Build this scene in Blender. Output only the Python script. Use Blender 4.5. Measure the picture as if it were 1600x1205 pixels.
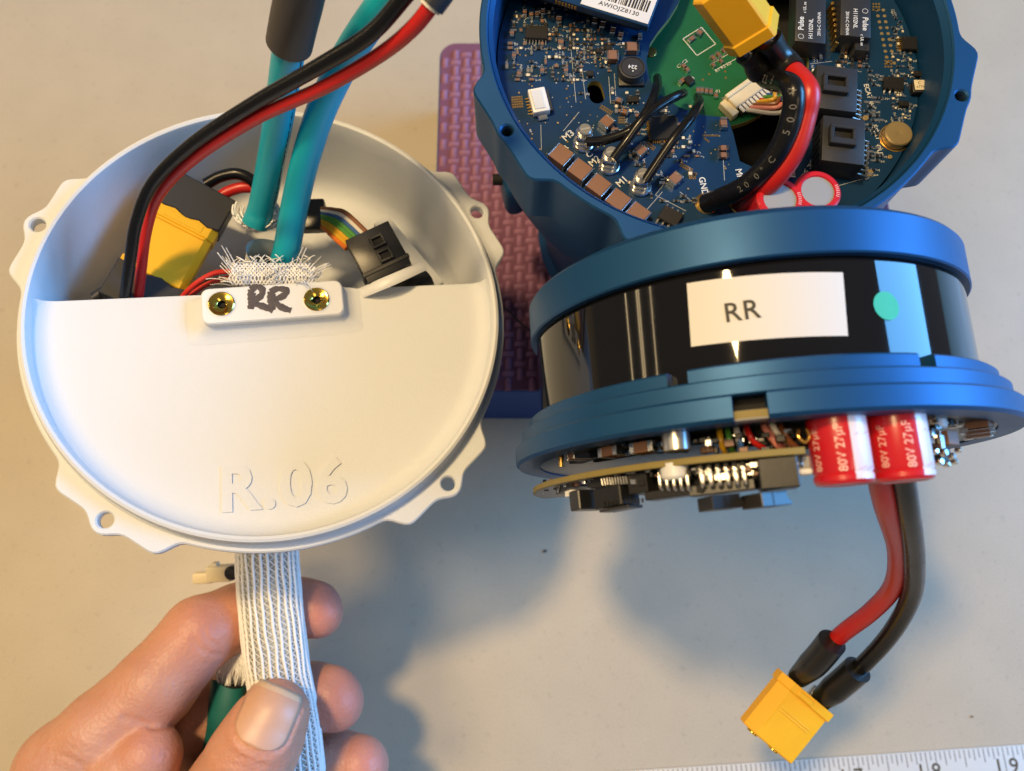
import bpy, bmesh, math, random
import numpy as np
from mathutils import Vector, Matrix

random.seed(7)
rng = np.random.default_rng(7)
sc = bpy.context.scene
for o in list(bpy.data.objects):
    bpy.data.objects.remove(o)
COL = sc.collection
MM = 0.001                       # everything below is measured in millimetres

# ------------------------------------------------------------------ camera
TILT = math.radians(15.5)        # the phone leans forward from straight down
HC = 277.7                       # lens height above the desk
FPX = 1209.0                     # focal length in pixels of the 1600 px wide photograph
cam = bpy.data.cameras.new('camera')
cam.sensor_fit = 'HORIZONTAL'
cam.sensor_width = 36.0
cam.lens = 36.0 * FPX / 1600.0
cam.clip_start = 0.005
cam.clip_end = 20.0
cam.dof.use_dof = True
cam.dof.focus_distance = 0.168
cam.dof.aperture_fstop = 17.0
camo = bpy.data.objects.new('camera', cam)
COL.objects.link(camo)
camo.location = (0, 0, HC * MM)
camo.rotation_euler = (TILT, 0, 0)
sc.camera = camo

# ------------------------------------------------------------------ world and lamps
w = bpy.data.worlds.new('World')
sc.world = w
w.use_nodes = True
bg = w.node_tree.nodes['Background']
bg.inputs[0].default_value = (0.95, 0.96, 1.0, 1)
bg.inputs[1].default_value = 0.15

def lamp(name, loc, target, sx, sy, power, color, roll=0.0):
    l = bpy.data.lights.new(name, 'AREA')
    l.shape = 'RECTANGLE'
    l.size, l.size_y = sx, sy
    l.energy = power
    l.color = color
    o = bpy.data.objects.new(name, l)
    COL.objects.link(o)
    o.location = loc
    d = (Vector(target) - Vector(loc)).normalized()
    o.rotation_euler = d.to_track_quat('-Z', 'Y').to_euler()
    o.rotation_euler.rotate_axis('Z', roll)
    return o

# cool daylight from a window on the right, warm room lamps up to the left, an added warm fill front right
lamp('window_light', (1.25, 0.24, 0.63), (0.05, 0.04, 0.12), 0.90, 0.58, 35.0, (0.14, 0.47, 1.0))
lamp('desk_lamp', (-0.245, 0.240, 0.95), (0.0, 0.0, 0.05), 0.09, 0.09, 7.2, (1.0, 0.70, 0.34))
lamp('shadow_fill_lamp', (0.70, -0.75, 1.60), (0.0, 0.0, 0.05), 0.5, 0.5, 3.0, (1.0, 0.76, 0.46))  # added fill, no real fixture: lifts the blue shadow below the drum
lamp('ceiling_panel', (-0.60, 0.00, 1.34), (0.0, 0.0, 0.05), 0.32, 0.32, 7.5, (1.0, 0.72, 0.37))
for k, zz in enumerate((0.93, 1.27, 1.33, 1.72)):
    lamp('ceiling_tube', (-2.6, 0.70, zz), (0, 0.05, 0.15), 0.95, 0.035, 1.4, (1.0, 0.74, 0.40))

sc.view_settings.view_transform = 'Standard'
sc.view_settings.look = 'None'
sc.view_settings.exposure = 0.0
sc.view_settings.gamma = 1.0
sc.render.engine = 'CYCLES'
sc.cycles.use_denoising = True
sc.cycles.max_bounces = 6
sc.cycles.caustics_reflective = False
sc.cycles.caustics_refractive = False

# ------------------------------------------------------------------ pixel rays (photo pixels -> points in the room)
CO = Vector((0, 0, HC))
CX = Vector((1, 0, 0))
CY = Vector((0, math.cos(TILT), math.sin(TILT)))
CZ = Vector((0, -math.sin(TILT), math.cos(TILT)))

def ray(px, py):
    return CX * ((px - 800.0) / FPX) + CY * (-(py - 602.5) / FPX) - CZ

def cdir(x, y, z):
    return (CX * x + CY * y + CZ * z).normalized()

def PD(px, py, d):
    return CO + ray(px, py) * d

def PZ(px, py, h):
    r = ray(px, py)
    return CO + r * ((h - HC) / r.z)

def PPL(px, py, o, n):
    r = ray(px, py)
    return CO + r * ((o - CO).dot(n) / r.dot(n))

def pxof(p):
    q = Vector(p) - CO
    d = -q.dot(CZ)
    return 800 + FPX * q.dot(CX) / d, 602.5 - FPX * q.dot(CY) / d

def frame(o, z, xh):
    z = Vector(z).normalized()
    x = Vector(xh) - z * Vector(xh).dot(z)
    x.normalize()
    y = z.cross(x)
    m = Matrix.Identity(4)
    for i in range(3):
        m[i][0], m[i][1], m[i][2], m[i][3] = x[i], y[i], z[i], o[i]
    return m

def T(x, y, z):
    return Matrix.Translation((x, y, z))

def RZ(deg):
    return Matrix.Rotation(math.radians(deg), 4, 'Z')

def RX(deg):
    return Matrix.Rotation(math.radians(deg), 4, 'X')

def RY(deg):
    return Matrix.Rotation(math.radians(deg), 4, 'Y')

# ------------------------------------------------------------------ materials
MATS = {}

def pm(name, col, rough=0.5, metal=0.0, var=0.0, vscale=60.0, bump=0.0, bscale=400.0, spec=0.5, sss=0.0, sssr=(1, 1, 1),
       coat=0.0, rvar=0.0, trans=0.0, col2=None, detail=4.0, sheen=0.0):
    m = bpy.data.materials.new(name)
    m.use_nodes = True
    nt = m.node_tree
    b = nt.nodes['Principled BSDF']
    b.inputs['Roughness'].default_value = rough
    b.inputs['Metallic'].default_value = metal
    b.inputs['Specular IOR Level'].default_value = spec
    b.inputs['Base Color'].default_value = (*col, 1)
    if coat:
        b.inputs['Coat Weight'].default_value = coat
        b.inputs['Coat Roughness'].default_value = 0.06
    if sss:
        b.inputs['Subsurface Weight'].default_value = sss
        b.inputs['Subsurface Radius'].default_value = sssr
        b.inputs['Subsurface Scale'].default_value = 0.002
    if trans:
        b.inputs['Transmission Weight'].default_value = trans
    if sheen:
        b.inputs['Sheen Weight'].default_value = sheen
    tc = nt.nodes.new('ShaderNodeTexCoord')
    if var or rvar:
        n = nt.nodes.new('ShaderNodeTexNoise')
        n.inputs['Scale'].default_value = vscale
        n.inputs['Detail'].default_value = detail
        nt.links.new(tc.outputs['Object'], n.inputs['Vector'])
        if var:
            mx = nt.nodes.new('ShaderNodeMix')
            mx.data_type = 'RGBA'
            c2 = col2 or tuple(max(0, c * (1 - var)) for c in col)
            c1 = col if col2 else tuple(min(1, c * (1 + var)) for c in col)
            mx.inputs[6].default_value = (*c1, 1)
            mx.inputs[7].default_value = (*c2, 1)
            nt.links.new(n.outputs[0], mx.inputs[0])
            nt.links.new(mx.outputs[2], b.inputs['Base Color'])
        if rvar:
            mr = nt.nodes.new('ShaderNodeMapRange')
            mr.inputs[1].default_value = 0.3
            mr.inputs[2].default_value = 0.7
            mr.inputs[3].default_value = max(0.02, rough - rvar)
            mr.inputs[4].default_value = rough + rvar
            nt.links.new(n.outputs[0], mr.inputs[0])
            nt.links.new(mr.outputs[0], b.inputs['Roughness'])
    if bump:
        n2 = nt.nodes.new('ShaderNodeTexNoise')
        n2.inputs['Scale'].default_value = bscale
        n2.inputs['Detail'].default_value = 3.0
        nt.links.new(tc.outputs['Object'], n2.inputs['Vector'])
        bp = nt.nodes.new('ShaderNodeBump')
        bp.inputs['Strength'].default_value = 1.0
        bp.inputs['Distance'].default_value = bump * MM
        nt.links.new(n2.outputs[0], bp.inputs['Height'])
        nt.links.new(bp.outputs[0], b.inputs['Normal'])
    MATS[name] = m
    return m

pm('desk', (0.45, 0.39, 0.295), 0.42, var=0.05, vscale=9, bump=0.02, bscale=1400, rvar=0.07)
def desk_grain():
    m = MATS['desk']
    nt = m.node_tree
    b = nt.nodes['Principled BSDF']
    src = b.inputs['Base Color'].links[0].from_socket
    tc = nt.nodes.new('ShaderNodeTexCoord')
    for sc_, lo_, hi_, f0, f1 in ((2600, .40, .62, .90, 1.05), (340, .62, .74, 1.0, .90), (55, .35, .7, .97, 1.02)):
        n = nt.nodes.new('ShaderNodeTexNoise')
        n.inputs['Scale'].default_value = sc_
        n.inputs['Detail'].default_value = 2
        nt.links.new(tc.outputs['Object'], n.inputs['Vector'])
        r = nt.nodes.new('ShaderNodeMapRange')
        r.inputs[1].default_value, r.inputs[2].default_value, r.inputs[3].default_value, r.inputs[4].default_value = lo_, hi_, f0, f1
        nt.links.new(n.outputs[0], r.inputs[0])
        v = nt.nodes.new('ShaderNodeVectorMath')
        v.operation = 'SCALE'
        nt.links.new(src, v.inputs[0])
        nt.links.new(r.outputs[0], v.inputs['Scale'])
        src = v.outputs[0]
    nt.links.new(src, b.inputs['Base Color'])
desk_grain()
pm('white', (0.62, 0.65, 0.69), 0.6, var=0.03, vscale=30, bump=0.05, bscale=1800, sss=0.15, sssr=(1, .9, .8))
pm('nylon', (0.66, 0.68, 0.71), 0.4, sss=0.2)
pm('anod', (0.006, 0.066, 0.185), 0.48, metal=0.5, var=0.05, vscale=40, bump=0.006, bscale=4000, rvar=0.04)
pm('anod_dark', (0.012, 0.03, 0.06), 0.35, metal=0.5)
pm('film', (0.006, 0.006, 0.007), 0.05, rvar=0.02, vscale=90, spec=0.42, coat=0.0, bump=0.0006, bscale=120)
pm('paper', (0.60, 0.60, 0.60), 0.6, var=0.02, vscale=40)
pm('ink', (0.012, 0.012, 0.014), 0.6)
pm('marker', (0.05, 0.042, 0.055), 0.6, var=0.4, vscale=900)
pm('green_dot', (0.035, 0.40, 0.24), 0.6, var=0.08, vscale=700)
pm('pcb', (0.005, 0.040, 0.110), 0.33, var=0.55, vscale=160, spec=0.4, col2=(0.003, 0.022, 0.065))
pm('pcb_dark', (0.004, 0.018, 0.035), 0.35, var=0.3, vscale=160)
pm('pcb_green', (0.008, 0.11, 0.045), 0.35, var=0.25, vscale=120)
pm('fr4', (0.21, 0.165, 0.045), 0.6, var=0.15, vscale=300)
pm('gold', (0.72, 0.44, 0.12), 0.28, metal=0.9, var=0.1, vscale=500)
pm('brass', (0.85, 0.55, 0.10), 0.15, metal=1.0)
pm('brass_pad', (0.62, 0.45, 0.20), 0.38, metal=0.8, var=0.1, vscale=300)
pm('tin', (0.72, 0.70, 0.66), 0.22, metal=1.0, var=0.1, vscale=700, bump=0.03, bscale=700)
pm('silver', (0.62, 0.60, 0.56), 0.3, metal=0.95)
pm('cap_brown', (0.20, 0.098, 0.058), 0.5, var=0.08, vscale=500)
pm('chip', (0.008, 0.0075, 0.0075), 0.45, var=0.2, vscale=900, bump=0.01, bscale=2500)
pm('black_plastic', (0.009, 0.009, 0.010), 0.36, var=0.2, vscale=500, bump=0.01, bscale=1200)
pm('grey_plastic', (0.022, 0.023, 0.027), 0.42, var=0.15, vscale=300, bump=0.01, bscale=1500)
pm('cavity_shade', (0.004, 0.004, 0.005), 0.8)  # near-black colour stands in for the shade inside openings and gaps
pm('cream', (0.72, 0.64, 0.46), 0.45, sss=0.1)
pm('white_plastic', (0.74, 0.73, 0.70), 0.4, sss=0.1)
pm('yellow', (0.82, 0.43, 0.012), 0.38, var=0.06, vscale=200, bump=0.012, bscale=800, sss=0.12, sssr=(1, .6, .1))
pm('wire_black', (0.006, 0.006, 0.007), 0.25, bump=0.006, bscale=300, rvar=0.05, vscale=200, spec=0.35)
pm('shrink', (0.009, 0.009, 0.009), 0.30, bump=0.03, bscale=250)
pm('shrink_grey', (0.045, 0.04, 0.038), 0.5, bump=0.03, bscale=250)
pm('wire_red', (0.48, 0.014, 0.012), 0.36, bump=0.015, bscale=300, var=0.08, vscale=100)
pm('wire_thin_red', (0.55, 0.02, 0.012), 0.4)
pm('teal', (0.006, 0.33, 0.45), 0.34, var=0.08, vscale=60, bump=0.01, bscale=600)
pm('teal_dark', (0.006, 0.13, 0.13), 0.5, var=0.15, vscale=150)
pm('cap_red', (0.52, 0.012, 0.022), 0.3, var=0.1, vscale=150, coat=0.3)
pm('cap_white', (0.72, 0.66, 0.72), 0.35, coat=0.3)
pm('cap_print', (0.75, 0.45, 0.45), 0.5)
pm('alu', (0.36, 0.36, 0.35), 0.55, metal=0.6, bump=0.02, bscale=1500)
pm('fibre', (0.86, 0.86, 0.86), 0.7, sheen=0.2)
pm('lacing', (0.78, 0.78, 0.78), 0.75)
pm('core', (0.45, 0.48, 0.49), 0.7, var=0.6, vscale=160)
pm('foam', (0.27, 0.125, 0.205), 0.8, var=0.15, vscale=60, bump=0.05, bscale=700)
pm('foam_gap_shade', (0.15, 0.055, 0.105), 0.85)  # darker copy of the foam: shade between the weave strands painted in
pm('foam_blue', (0.012, 0.055, 0.26), 0.7, var=0.12, vscale=50, bump=0.05, bscale=500)
pm('silk', (0.62, 0.63, 0.62), 0.6)
pm('wire_ink', (0.14, 0.14, 0.145), 0.6)
pm('silk_grey', (0.32, 0.34, 0.35), 0.6)
pm('ruler', (0.56, 0.55, 0.52), 0.35, var=0.06, vscale=60, rvar=0.06)
pm('ruler_ink', (0.035, 0.03, 0.022), 0.6)
pm('ruler_num', (0.075, 0.055, 0.025), 0.6)
pm('wire_yellow', (0.60, 0.33, 0.015), 0.4)
pm('wire_green', (0.07, 0.25, 0.04), 0.4)
pm('wire_brown', (0.20, 0.07, 0.025), 0.4)
pm('wire_white', (0.66, 0.62, 0.56), 0.4)
pm('wire_pink', (0.62, 0.22, 0.18), 0.4)
pm('wire_blue', (0.03, 0.10, 0.30), 0.4)
pm('wire_orange', (0.65, 0.16, 0.02), 0.4)
pm('thread', (0.01, 0.01, 0.012), 0.6)
pm('crumb', (0.05, 0.045, 0.04), 0.8)

# anodised metal: fine directional satin on the metal
# ------------------------------------------------------------------ mesh builder
_rb = {}

def rbox_data(sx, sy, sz, r, seg):
    k = (round(sx, 3), round(sy, 3), round(sz, 3), round(r, 3), seg)
    if k not in _rb:
        bm = bmesh.new()
        bmesh.ops.create_cube(bm, size=1.0)
        for v in bm.verts:
            v.co = Vector((v.co.x * sx, v.co.y * sy, v.co.z * sz))
        if r > 0:
            r = min(r, 0.49 * min(sx, sy, sz))
            bmesh.ops.bevel(bm, geom=list(bm.edges), offset=r, segments=seg, profile=0.5, affect='EDGES')
        bm.verts.index_update()
        _rb[k] = ([v.co.copy() for v in bm.verts], [[v.index for v in f.verts] for f in bm.faces])
        bm.free()
    return _rb[k]

def catmull(pts, n):
    pts = [Vector(p) for p in pts]
    if len(pts) == 2:
        return [pts[0].lerp(pts[1], i / n) for i in range(n + 1)]
    P = [pts[0] * 2 - pts[1]] + pts + [pts[-1] * 2 - pts[-2]]
    out = []
    segs = len(pts) - 1
    for s in range(segs):
        p0, p1, p2, p3 = P[s:s + 4]
        for i in range(n):
            t = i / n
            out.append(0.5 * ((2 * p1) + (p2 - p0) * t + (2 * p0 - 5 * p1 + 4 * p2 - p3) * t * t + (3 * p1 - p0 - 3 * p2 + p3) * t ** 3))
    out.append(pts[-1])
    return out

def frames(path, ref):
    """tangent, side, up for each path point; up stays near ref"""
    out = []
    n = len(path)
    for i in range(n):
        t = (path[min(i + 1, n - 1)] - path[max(i - 1, 0)]).normalized()
        u = Vector(ref) - t * Vector(ref).dot(t)
        if u.length < 1e-4:
            u = t.orthogonal()
        u.normalize()
        out.append((t, t.cross(u), u))
    return out

def circle_pts(cx, cy, r, n=24):
    return [(cx + r * math.cos(2 * math.pi * i / n), cy + r * math.sin(2 * math.pi * i / n)) for i in range(n)]

def offset_loop(pts, d):
    n = len(pts)
    out = []
    for i in range(n):
        ax, ay = pts[i - 1]
        bx, by = pts[(i + 1) % n]
        tx, ty = bx - ax, by - ay
        l = math.hypot(tx, ty) or 1
        out.append((pts[i][0] - ty / l * d, pts[i][1] + tx / l * d))   # inward for ccw loops
    return out

class B:
    def __init__(s):
        s.v = []
        s.f = []
        s.m = []

    def add(s, vs, fs, mat, M=None):
        k = len(s.v)
        if M is None:
            s.v += [Vector(v) for v in vs]
        else:
            s.v += [M @ Vector(v) for v in vs]
        s.f += [[i + k for i in f] for f in fs]
        s.m += [mat] * len(fs)
        return s

    def box(s, sx, sy, sz, mat, M=None, r=0.0, seg=2):
        vs, fs = rbox_data(sx, sy, sz, r, seg)
        return s.add(vs, fs, mat, M)

    def lathe(s, prof, mat, M=None, n=64, a0=0.0, a1=360.0, closed=False):
        full = abs(a1 - a0) >= 359.99
        k = n if full else n + 1
        vs, fs = [], []
        for i in range(k):
            a = math.radians(a0 + (a1 - a0) * i / n)
            for r, z in prof:
                vs.append((r * math.cos(a), r * math.sin(a), z))
        m = len(prof)
        for i in range(n):
            j = (i + 1) % k
            for q in range(m if closed else m - 1):
                q2 = (q + 1) % m
                if prof[q][0] < 1e-6 and prof[q2][0] < 1e-6:
                    continue
                fs.append([i * m + q, j * m + q, j * m + q2, i * m + q2])
        if not full and closed:
            fs.append([q for q in range(m)])
            fs.append([n * m + q for q in reversed(range(m))])
        return s.add(vs, fs, mat, M)

    def cyl(s, r, h, mat, M=None, n=24, c=0.0, r2=None):
        r2 = r if r2 is None else r2
        if c:
            return s.lathe([(0, 0), (r - c, 0), (r, c), (r2, h - c), (r2 - c, h), (0, h)], mat, M, n)
        return s.lathe([(0, 0), (r, 0), (r2, h), (0, h)], mat, M, n)

    def tube(s, pts, r, mat, n=12, sm=8, caps=True, ref=None, raw=False, flat=1.0):
        path = [Vector(p) for p in pts] if raw else catmull(pts, sm)
        ref = ref or (0.13, 0.21, 0.97)
        fr = frames(path, ref)
        vs, fs = [], []
        L = len(path)
        for i, (p, (t, a, u)) in enumerate(zip(path, fr)):
            rr = r(i / (L - 1)) if callable(r) else r
            for k in range(n):
                an = 2 * math.pi * k / n
                vs.append(p + a * (rr * math.cos(an)) + u * (rr * flat * math.sin(an)))
        for i in range(L - 1):
            for k in range(n):
                k2 = (k + 1) % n
                fs.append([i * n + k, i * n + k2, (i + 1) * n + k2, (i + 1) * n + k])
        if caps:
            fs.append([k for k in reversed(range(n))])
            fs.append([(L - 1) * n + k for k in range(n)])
        return s.add(vs, fs, mat)

    def plate(s, outer, holes, z0, z1, mat, M=None, c=0.0, side_mat=None):
        """extruded outline (ccw) with holes (ccw), chamfered by c at the top edge"""
        loops = [(outer, 1)] + [(h, -1) for h in holes]
        bm = bmesh.new()
        tops = []
        edges = []
        for pts, sg in loops:
            ip = offset_loop(pts, c * sg) if c else pts
            vv = [bm.verts.new((x, y, z1)) for x, y in ip]
            tops.append(vv)
            edges += [bm.edges.new((vv[i], vv[(i + 1) % len(vv)])) for i in range(len(vv))]
        bmesh.ops.triangle_fill(bm, use_beauty=True, use_dissolve=False, edges=edges, normal=(0, 0, 1))
        bm.verts.index_update()
        V = [v.co.copy() for v in bm.verts]
        Fc = []
        for f in bm.faces:
            idx = [v.index for v in f.verts]
            if f.normal.z < 0:
                idx.reverse()
            Fc.append(idx)
        s.add(V, Fc, mat, M)
        s.add([Vector((v.x, v.y, z0)) for v in V], [list(reversed(f)) for f in Fc], mat, M) if not c else None
        bm.free()
        for pts, sg in loops:
            n = len(pts)
            ip = offset_loop(pts, c * sg) if c else None
            rings = ([[(x, y, z1) for x, y in ip]] if c else []) + [[(x, y, z1 - c) for x, y in pts], [(x, y, z0) for x, y in pts]]
            vs = [p for rg in rings for p in rg]
            fs = []
            for q in range(len(rings) - 1):
                for i in range(n):
                    j = (i + 1) % n
                    f = [q * n + i, (q + 1) * n + i, (q + 1) * n + j, q * n + j]
                    fs.append(f if sg > 0 else f[::-1])
            s.add(vs, fs, side_mat or mat, M)
        return s

    def grid(s, fn, nu, nv, mat, M=None, flip=False):
        vs = [fn(i / nu, j / nv) for j in range(nv + 1) for i in range(nu + 1)]
        fs = []
        for j in range(nv):
            for i in range(nu):
                a = j * (nu + 1) + i
                f = [a, a + 1, a + nu + 2, a + nu + 1]
                fs.append(f[::-1] if flip else f)
        return s.add(vs, fs, mat, M)

    def mesh(s, name, Minv=None, sharp=32.0):
        me = bpy.data.meshes.new(name)
        vs = s.v if Minv is None else [Minv @ v for v in s.v]
        me.from_pydata([tuple(v * MM) for v in vs], [], s.f)
        names = []
        for m in s.m:
            if m not in names:
                names.append(m)
        for n in names:
            me.materials.append(MATS[n])
        idx = {n: i for i, n in enumerate(names)}
        me.polygons.foreach_set('material_index', [idx[m] for m in s.m])
        me.polygons.foreach_set('use_smooth', [True] * len(s.f))
        me.validate()
        if sharp:
            me.set_sharp_from_angle(angle=math.radians(sharp))
        me.update()
        return me

    def build(s, name, parent=None, th=None, sharp=32.0, kind=None):
        """th: the Thing whose frame the vertices are turned into (vertices are in world mm); None = already local"""
        me = s.mesh(name, th.Mi if th else None, sharp)
        o = bpy.data.objects.new(name, me)
        COL.objects.link(o)
        if parent is not None:
            o.parent = parent
        if kind:
            o['kind'] = kind
        return o

class Thing:
    def __init__(s, name, label, cat, M, group=None):
        s.M = M
        s.Mi = M.inverted()
        s.o = bpy.data.objects.new(name, None)
        s.o.empty_display_size = 0.005
        COL.objects.link(s.o)
        mm = M.copy()
        mm.translation = M.translation * MM
        s.o.matrix_world = mm
        s.o['label'] = label
        s.o['category'] = cat
        if group:
            s.o['group'] = group

    def loc(s, p):
        return s.Mi @ Vector(p)

_tc = {}

def text_data(txt, size, bold=0.0, align='CENTER', ext=0.0, space=1.0):
    k = (txt, size, bold, align, ext, space)
    if k not in _tc:
        cu = bpy.data.curves.new('t', 'FONT')
        cu.body = txt
        cu.size = size
        cu.offset = bold
        cu.align_x = align
        cu.align_y = 'CENTER'
        cu.extrude = ext
        cu.space_character = space
        cu.resolution_u = 3
        o = bpy.data.objects.new('t', cu)
        COL.objects.link(o)
        me = bpy.data.meshes.new_from_object(o)
        _tc[k] = ([v.co.copy() for v in me.vertices], [list(p.vertices) for p in me.polygons])
        bpy.data.objects.remove(o)
        bpy.data.curves.remove(cu)
        bpy.data.meshes.remove(me)
    return _tc[k]

def put_text(b, txt, size, mat, M, **kw):
    vs, fs = text_data(txt, size, **kw)
    return b.add(vs, fs, mat, M)

def ear_outline(R, ears, rise=4.6, half=12.5, rh=None, bump=3.4, step=1.0):
    """circle of radius R with lugs at the given angles, ccw"""
    rh = rh or R + 2.6
    n = int(round(360 / step))
    rs = np.full(n, float(R))
    rc = R + rise
    for e in ears:
        for i in range(n):
            d = (i * step - e + 180) % 360 - 180
            ad = abs(d)
            if ad < half:
                r = rc * math.cos(math.radians(half)) / math.cos(math.radians(d))
                dx = rh * math.sin(math.radians(ad))
                if dx < bump:
                    r = max(r, rh * math.cos(math.radians(d)) + math.sqrt(bump ** 2 - dx ** 2))
            elif ad < half + 3.2:
                t = (ad - half) / 3.2
                r = rc + (R - rc) * (t * t * (3 - 2 * t))
            else:
                continue
            rs[i] = max(rs[i], r)
    ker = np.array([.25, .5, .25])
    for _ in range(3):
        rs = np.convolve(np.concatenate([rs[-1:], rs, rs[:1]]), ker, 'valid')
    return [(rs[i] * math.cos(math.radians(i * step)), rs[i] * math.sin(math.radians(i * step))) for i in range(n)]

# ================================================================== setting: desk
b = B()
b.grid(lambda u, v: ((u - .5) * 3000, (v - .5) * 3000, 0), 4, 4, 'desk')
o = b.build('desk')
o['kind'] = 'structure'
o['label'] = 'pale grey laminate desk top under everything'

# ================================================================== steel rule along the bottom right edge
pA, pB = PZ(1000, 1203, 1.0), PZ(1600, 1163, 1.0)
rx = (pB - pA).normalized()
p17 = PZ(1324, 1182, 1.0)
inch = (PZ(1565, 1165.5, 1.0) - p17).length / 2.0
Mr = frame(p17, (0, 0, 1), rx)
ru = Thing('steel_rule', 'white inch rule lying on the desk at the bottom right, edge marked 17 18 19', 'ruler', Mr)
x0, x1 = -4.2 * inch, 4.5 * inch
b = B().box(x1 - x0, 26, 1.0, 'ruler', T((x0 + x1) / 2, -13.0, -.5), .15, 2)
rb = b.build('blade', ru.o)
b = B()
for i in range(int(-4 * 16), int(4.4 * 16)):
    x = i * inch / 16
    L = 2.6
    if i % 16 == 0:
        L = 7.6
    elif i % 8 == 0:
        L = 5.2
    elif i % 4 == 0:
        L = 4.2
    elif i % 2 == 0:
        L = 3.4
    b.box(.23, L, .02, 'ruler_ink', T(x, -.3 - L / 2, .012))
b.build('graduation_marks', rb)
for k in range(13, 22):
    b = B()
    s_ = str(k)
    put_text(b, s_[0], 6.6, 'ruler_num', T((k - 17) * inch - 2.3, -6.3, .02), bold=.07)
    put_text(b, s_[1], 6.6, 'ruler_num', T((k - 17) * inch + 2.7, -6.3, .02), bold=.07)
    b.build('number', rb)

# ================================================================== crumbs on the desk
b = B()
b.box(1.1, .8, .5, 'crumb', T(*PZ(852, 861, .25)) @ RZ(35), .2)
c_ = b.build('crumb')
c_['label'] = 'tiny dark crumb lying on the bare grey desk below the pad'
c_['category'] = 'crumb'
b = B()
b.box(.7, .5, .4, 'crumb', T(*PZ(1519, 1120, .2)) @ RZ(-20), .15)
c_ = b.build('crumb')
c_['label'] = 'tiny speck on the desk just above the ruler mark 19'
c_['category'] = 'crumb'

# ================================================================== foam pad with a woven relief
PT = 40.0
pl = PZ(681.5, 250, PT).x
pr = PZ(1392, 316, PT).x
ptop = PZ(760, 63, PT).y
pbot = PZ(800, 610, PT).y
fp = Thing('foam_pad', 'purple foam pad with basket weave surface and blue side under the open housing', 'foam pad', T((pl + pr) / 2, (ptop + pbot) / 2, 0))
def rrect(x0, y0, x1, y1, r, n=6):
    pts = []
    for cx, cy, a in ((x1 - r, y1 - r, 0), (x0 + r, y1 - r, 90), (x0 + r, y0 + r, 180), (x1 - r, y0 + r, 270)):
        for i in range(n + 1):
            t = math.radians(a + 90 * i / n)
            pts.append((cx + r * math.cos(t), cy + r * math.sin(t)))
    return pts
b = B()
b.plate(rrect(pl, pbot, pr, ptop, 6), [], .2, PT - 1.2, 'foam_blue', c=.6)
body = b.build('pad_body', fp.o, fp)
b = B()
b.plate(rrect(pl + .5, pbot + .4, pr - .5, ptop - .5, 5.6), [], PT - 1.25, PT - .9, 'foam_gap_shade', c=.1)
sheet = b.build('top_sheet', fp.o, fp)
pc, prow = 3.82, 6.7
def pillow(lx, ly, h):
    def fn(u, v):
        x, y = u * 2 - 1, v * 2 - 1
        return (x * lx / 2, y * ly / 2, h * (max(0, 1 - x ** 4) ** .5) * (max(0, 1 - y ** 4) ** .5) - .15)
    return B().grid(fn, 4, 4, 'foam')
mV = pillow(2.25, 4.6, 1.15).mesh('weave_strand', sharp=None)
mH = pillow(4.4, 2.15, 1.0).mesh('weave_bar', sharp=None)
cnt = 0
rest = B()
gv, gh = pillow(2.25, 4.6, 1.15), pillow(4.4, 2.15, 1.0)
i = 0
x = pl + 2.2
while x < pr - 1.6:
    y = pbot + 2.4 + (prow / 2 if i % 2 else 0)
    while y < ptop - 2.6:
        for kind_, yy, me, g in (('weave_strand', y, mV, gv), ('weave_bar', y + prow / 2, mH, gh)):
            if yy > ptop - 2.6:
                continue
            if kind_ == 'weave_bar' and (x < pl + 2.6 or x > pr - 2.6):
                continue
            ppx = pxof((x, yy, PT))
            vis = ppx[0] < 775 if ppx[1] < 300 else ppx[0] < 858
            if ppx[1] > 240 and ppx[0] < 690 + (ppx[1] - 240) * .45:
                vis = False
            if vis and cnt < 300:
                w_ = bpy.data.objects.new(kind_, me)
                COL.objects.link(w_)
                w_.parent = sheet
                w_.location = (fp.Mi @ Vector((x, yy, PT - 1.0))) * MM
                cnt += 1
            else:
                rest.add(g.v, g.f, 'foam', T(x, yy, PT - 1.0))
        y += prow
    x += pc
    i += 1
rest.build('weave_relief', sheet, fp, sharp=None, kind='stuff')
b = B()
b.tube([PZ(765, 470, PT + .5), PZ(792, 484, PT + .8), PZ(806, 498, PT + .7), PZ(826, 514, PT + .9), PZ(845, 524, PT + .6)], .32, 'thread', 6, 8)
c_ = b.build('loose_thread')
c_['label'] = 'thin black thread lying on the purple pad left of the black drum'
c_['category'] = 'thread'

# ================================================================== open blue housing with the circuit board
HO = PD(1123.8, 40, 167.2)
HZ = HO.z
hs = Thing('actuator_housing', 'open blue anodised round housing full of electronics, top right on the purple pad', 'housing', T(HO.x, HO.y, PT))
HL = T(HO.x, HO.y, HZ)                       # rim frame, z = 0 on the rim
HE = [-150.6, -101.0, -19.4, 52.6, 124.6]
outl = ear_outline(51.9, HE, rise=3.9, half=13.0, rh=52.6, bump=2.4)
holes = [circle_pts(52.6 * math.cos(math.radians(a)), 52.6 * math.sin(math.radians(a)), 1.25, 20) for a in HE]
b = B()
b.plate(outl, [circle_pts(0, 0, 50.0, 180)] + holes, -15.5, 0, 'anod', HL, c=.35)
b.lathe([(49.9, -.3), (48.9, -1.6), (48.4, -13.0)], 'anod', HL, 120)
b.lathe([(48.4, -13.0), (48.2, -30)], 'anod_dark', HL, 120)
sh = b.build('rim_collar', hs.o, hs)
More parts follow.
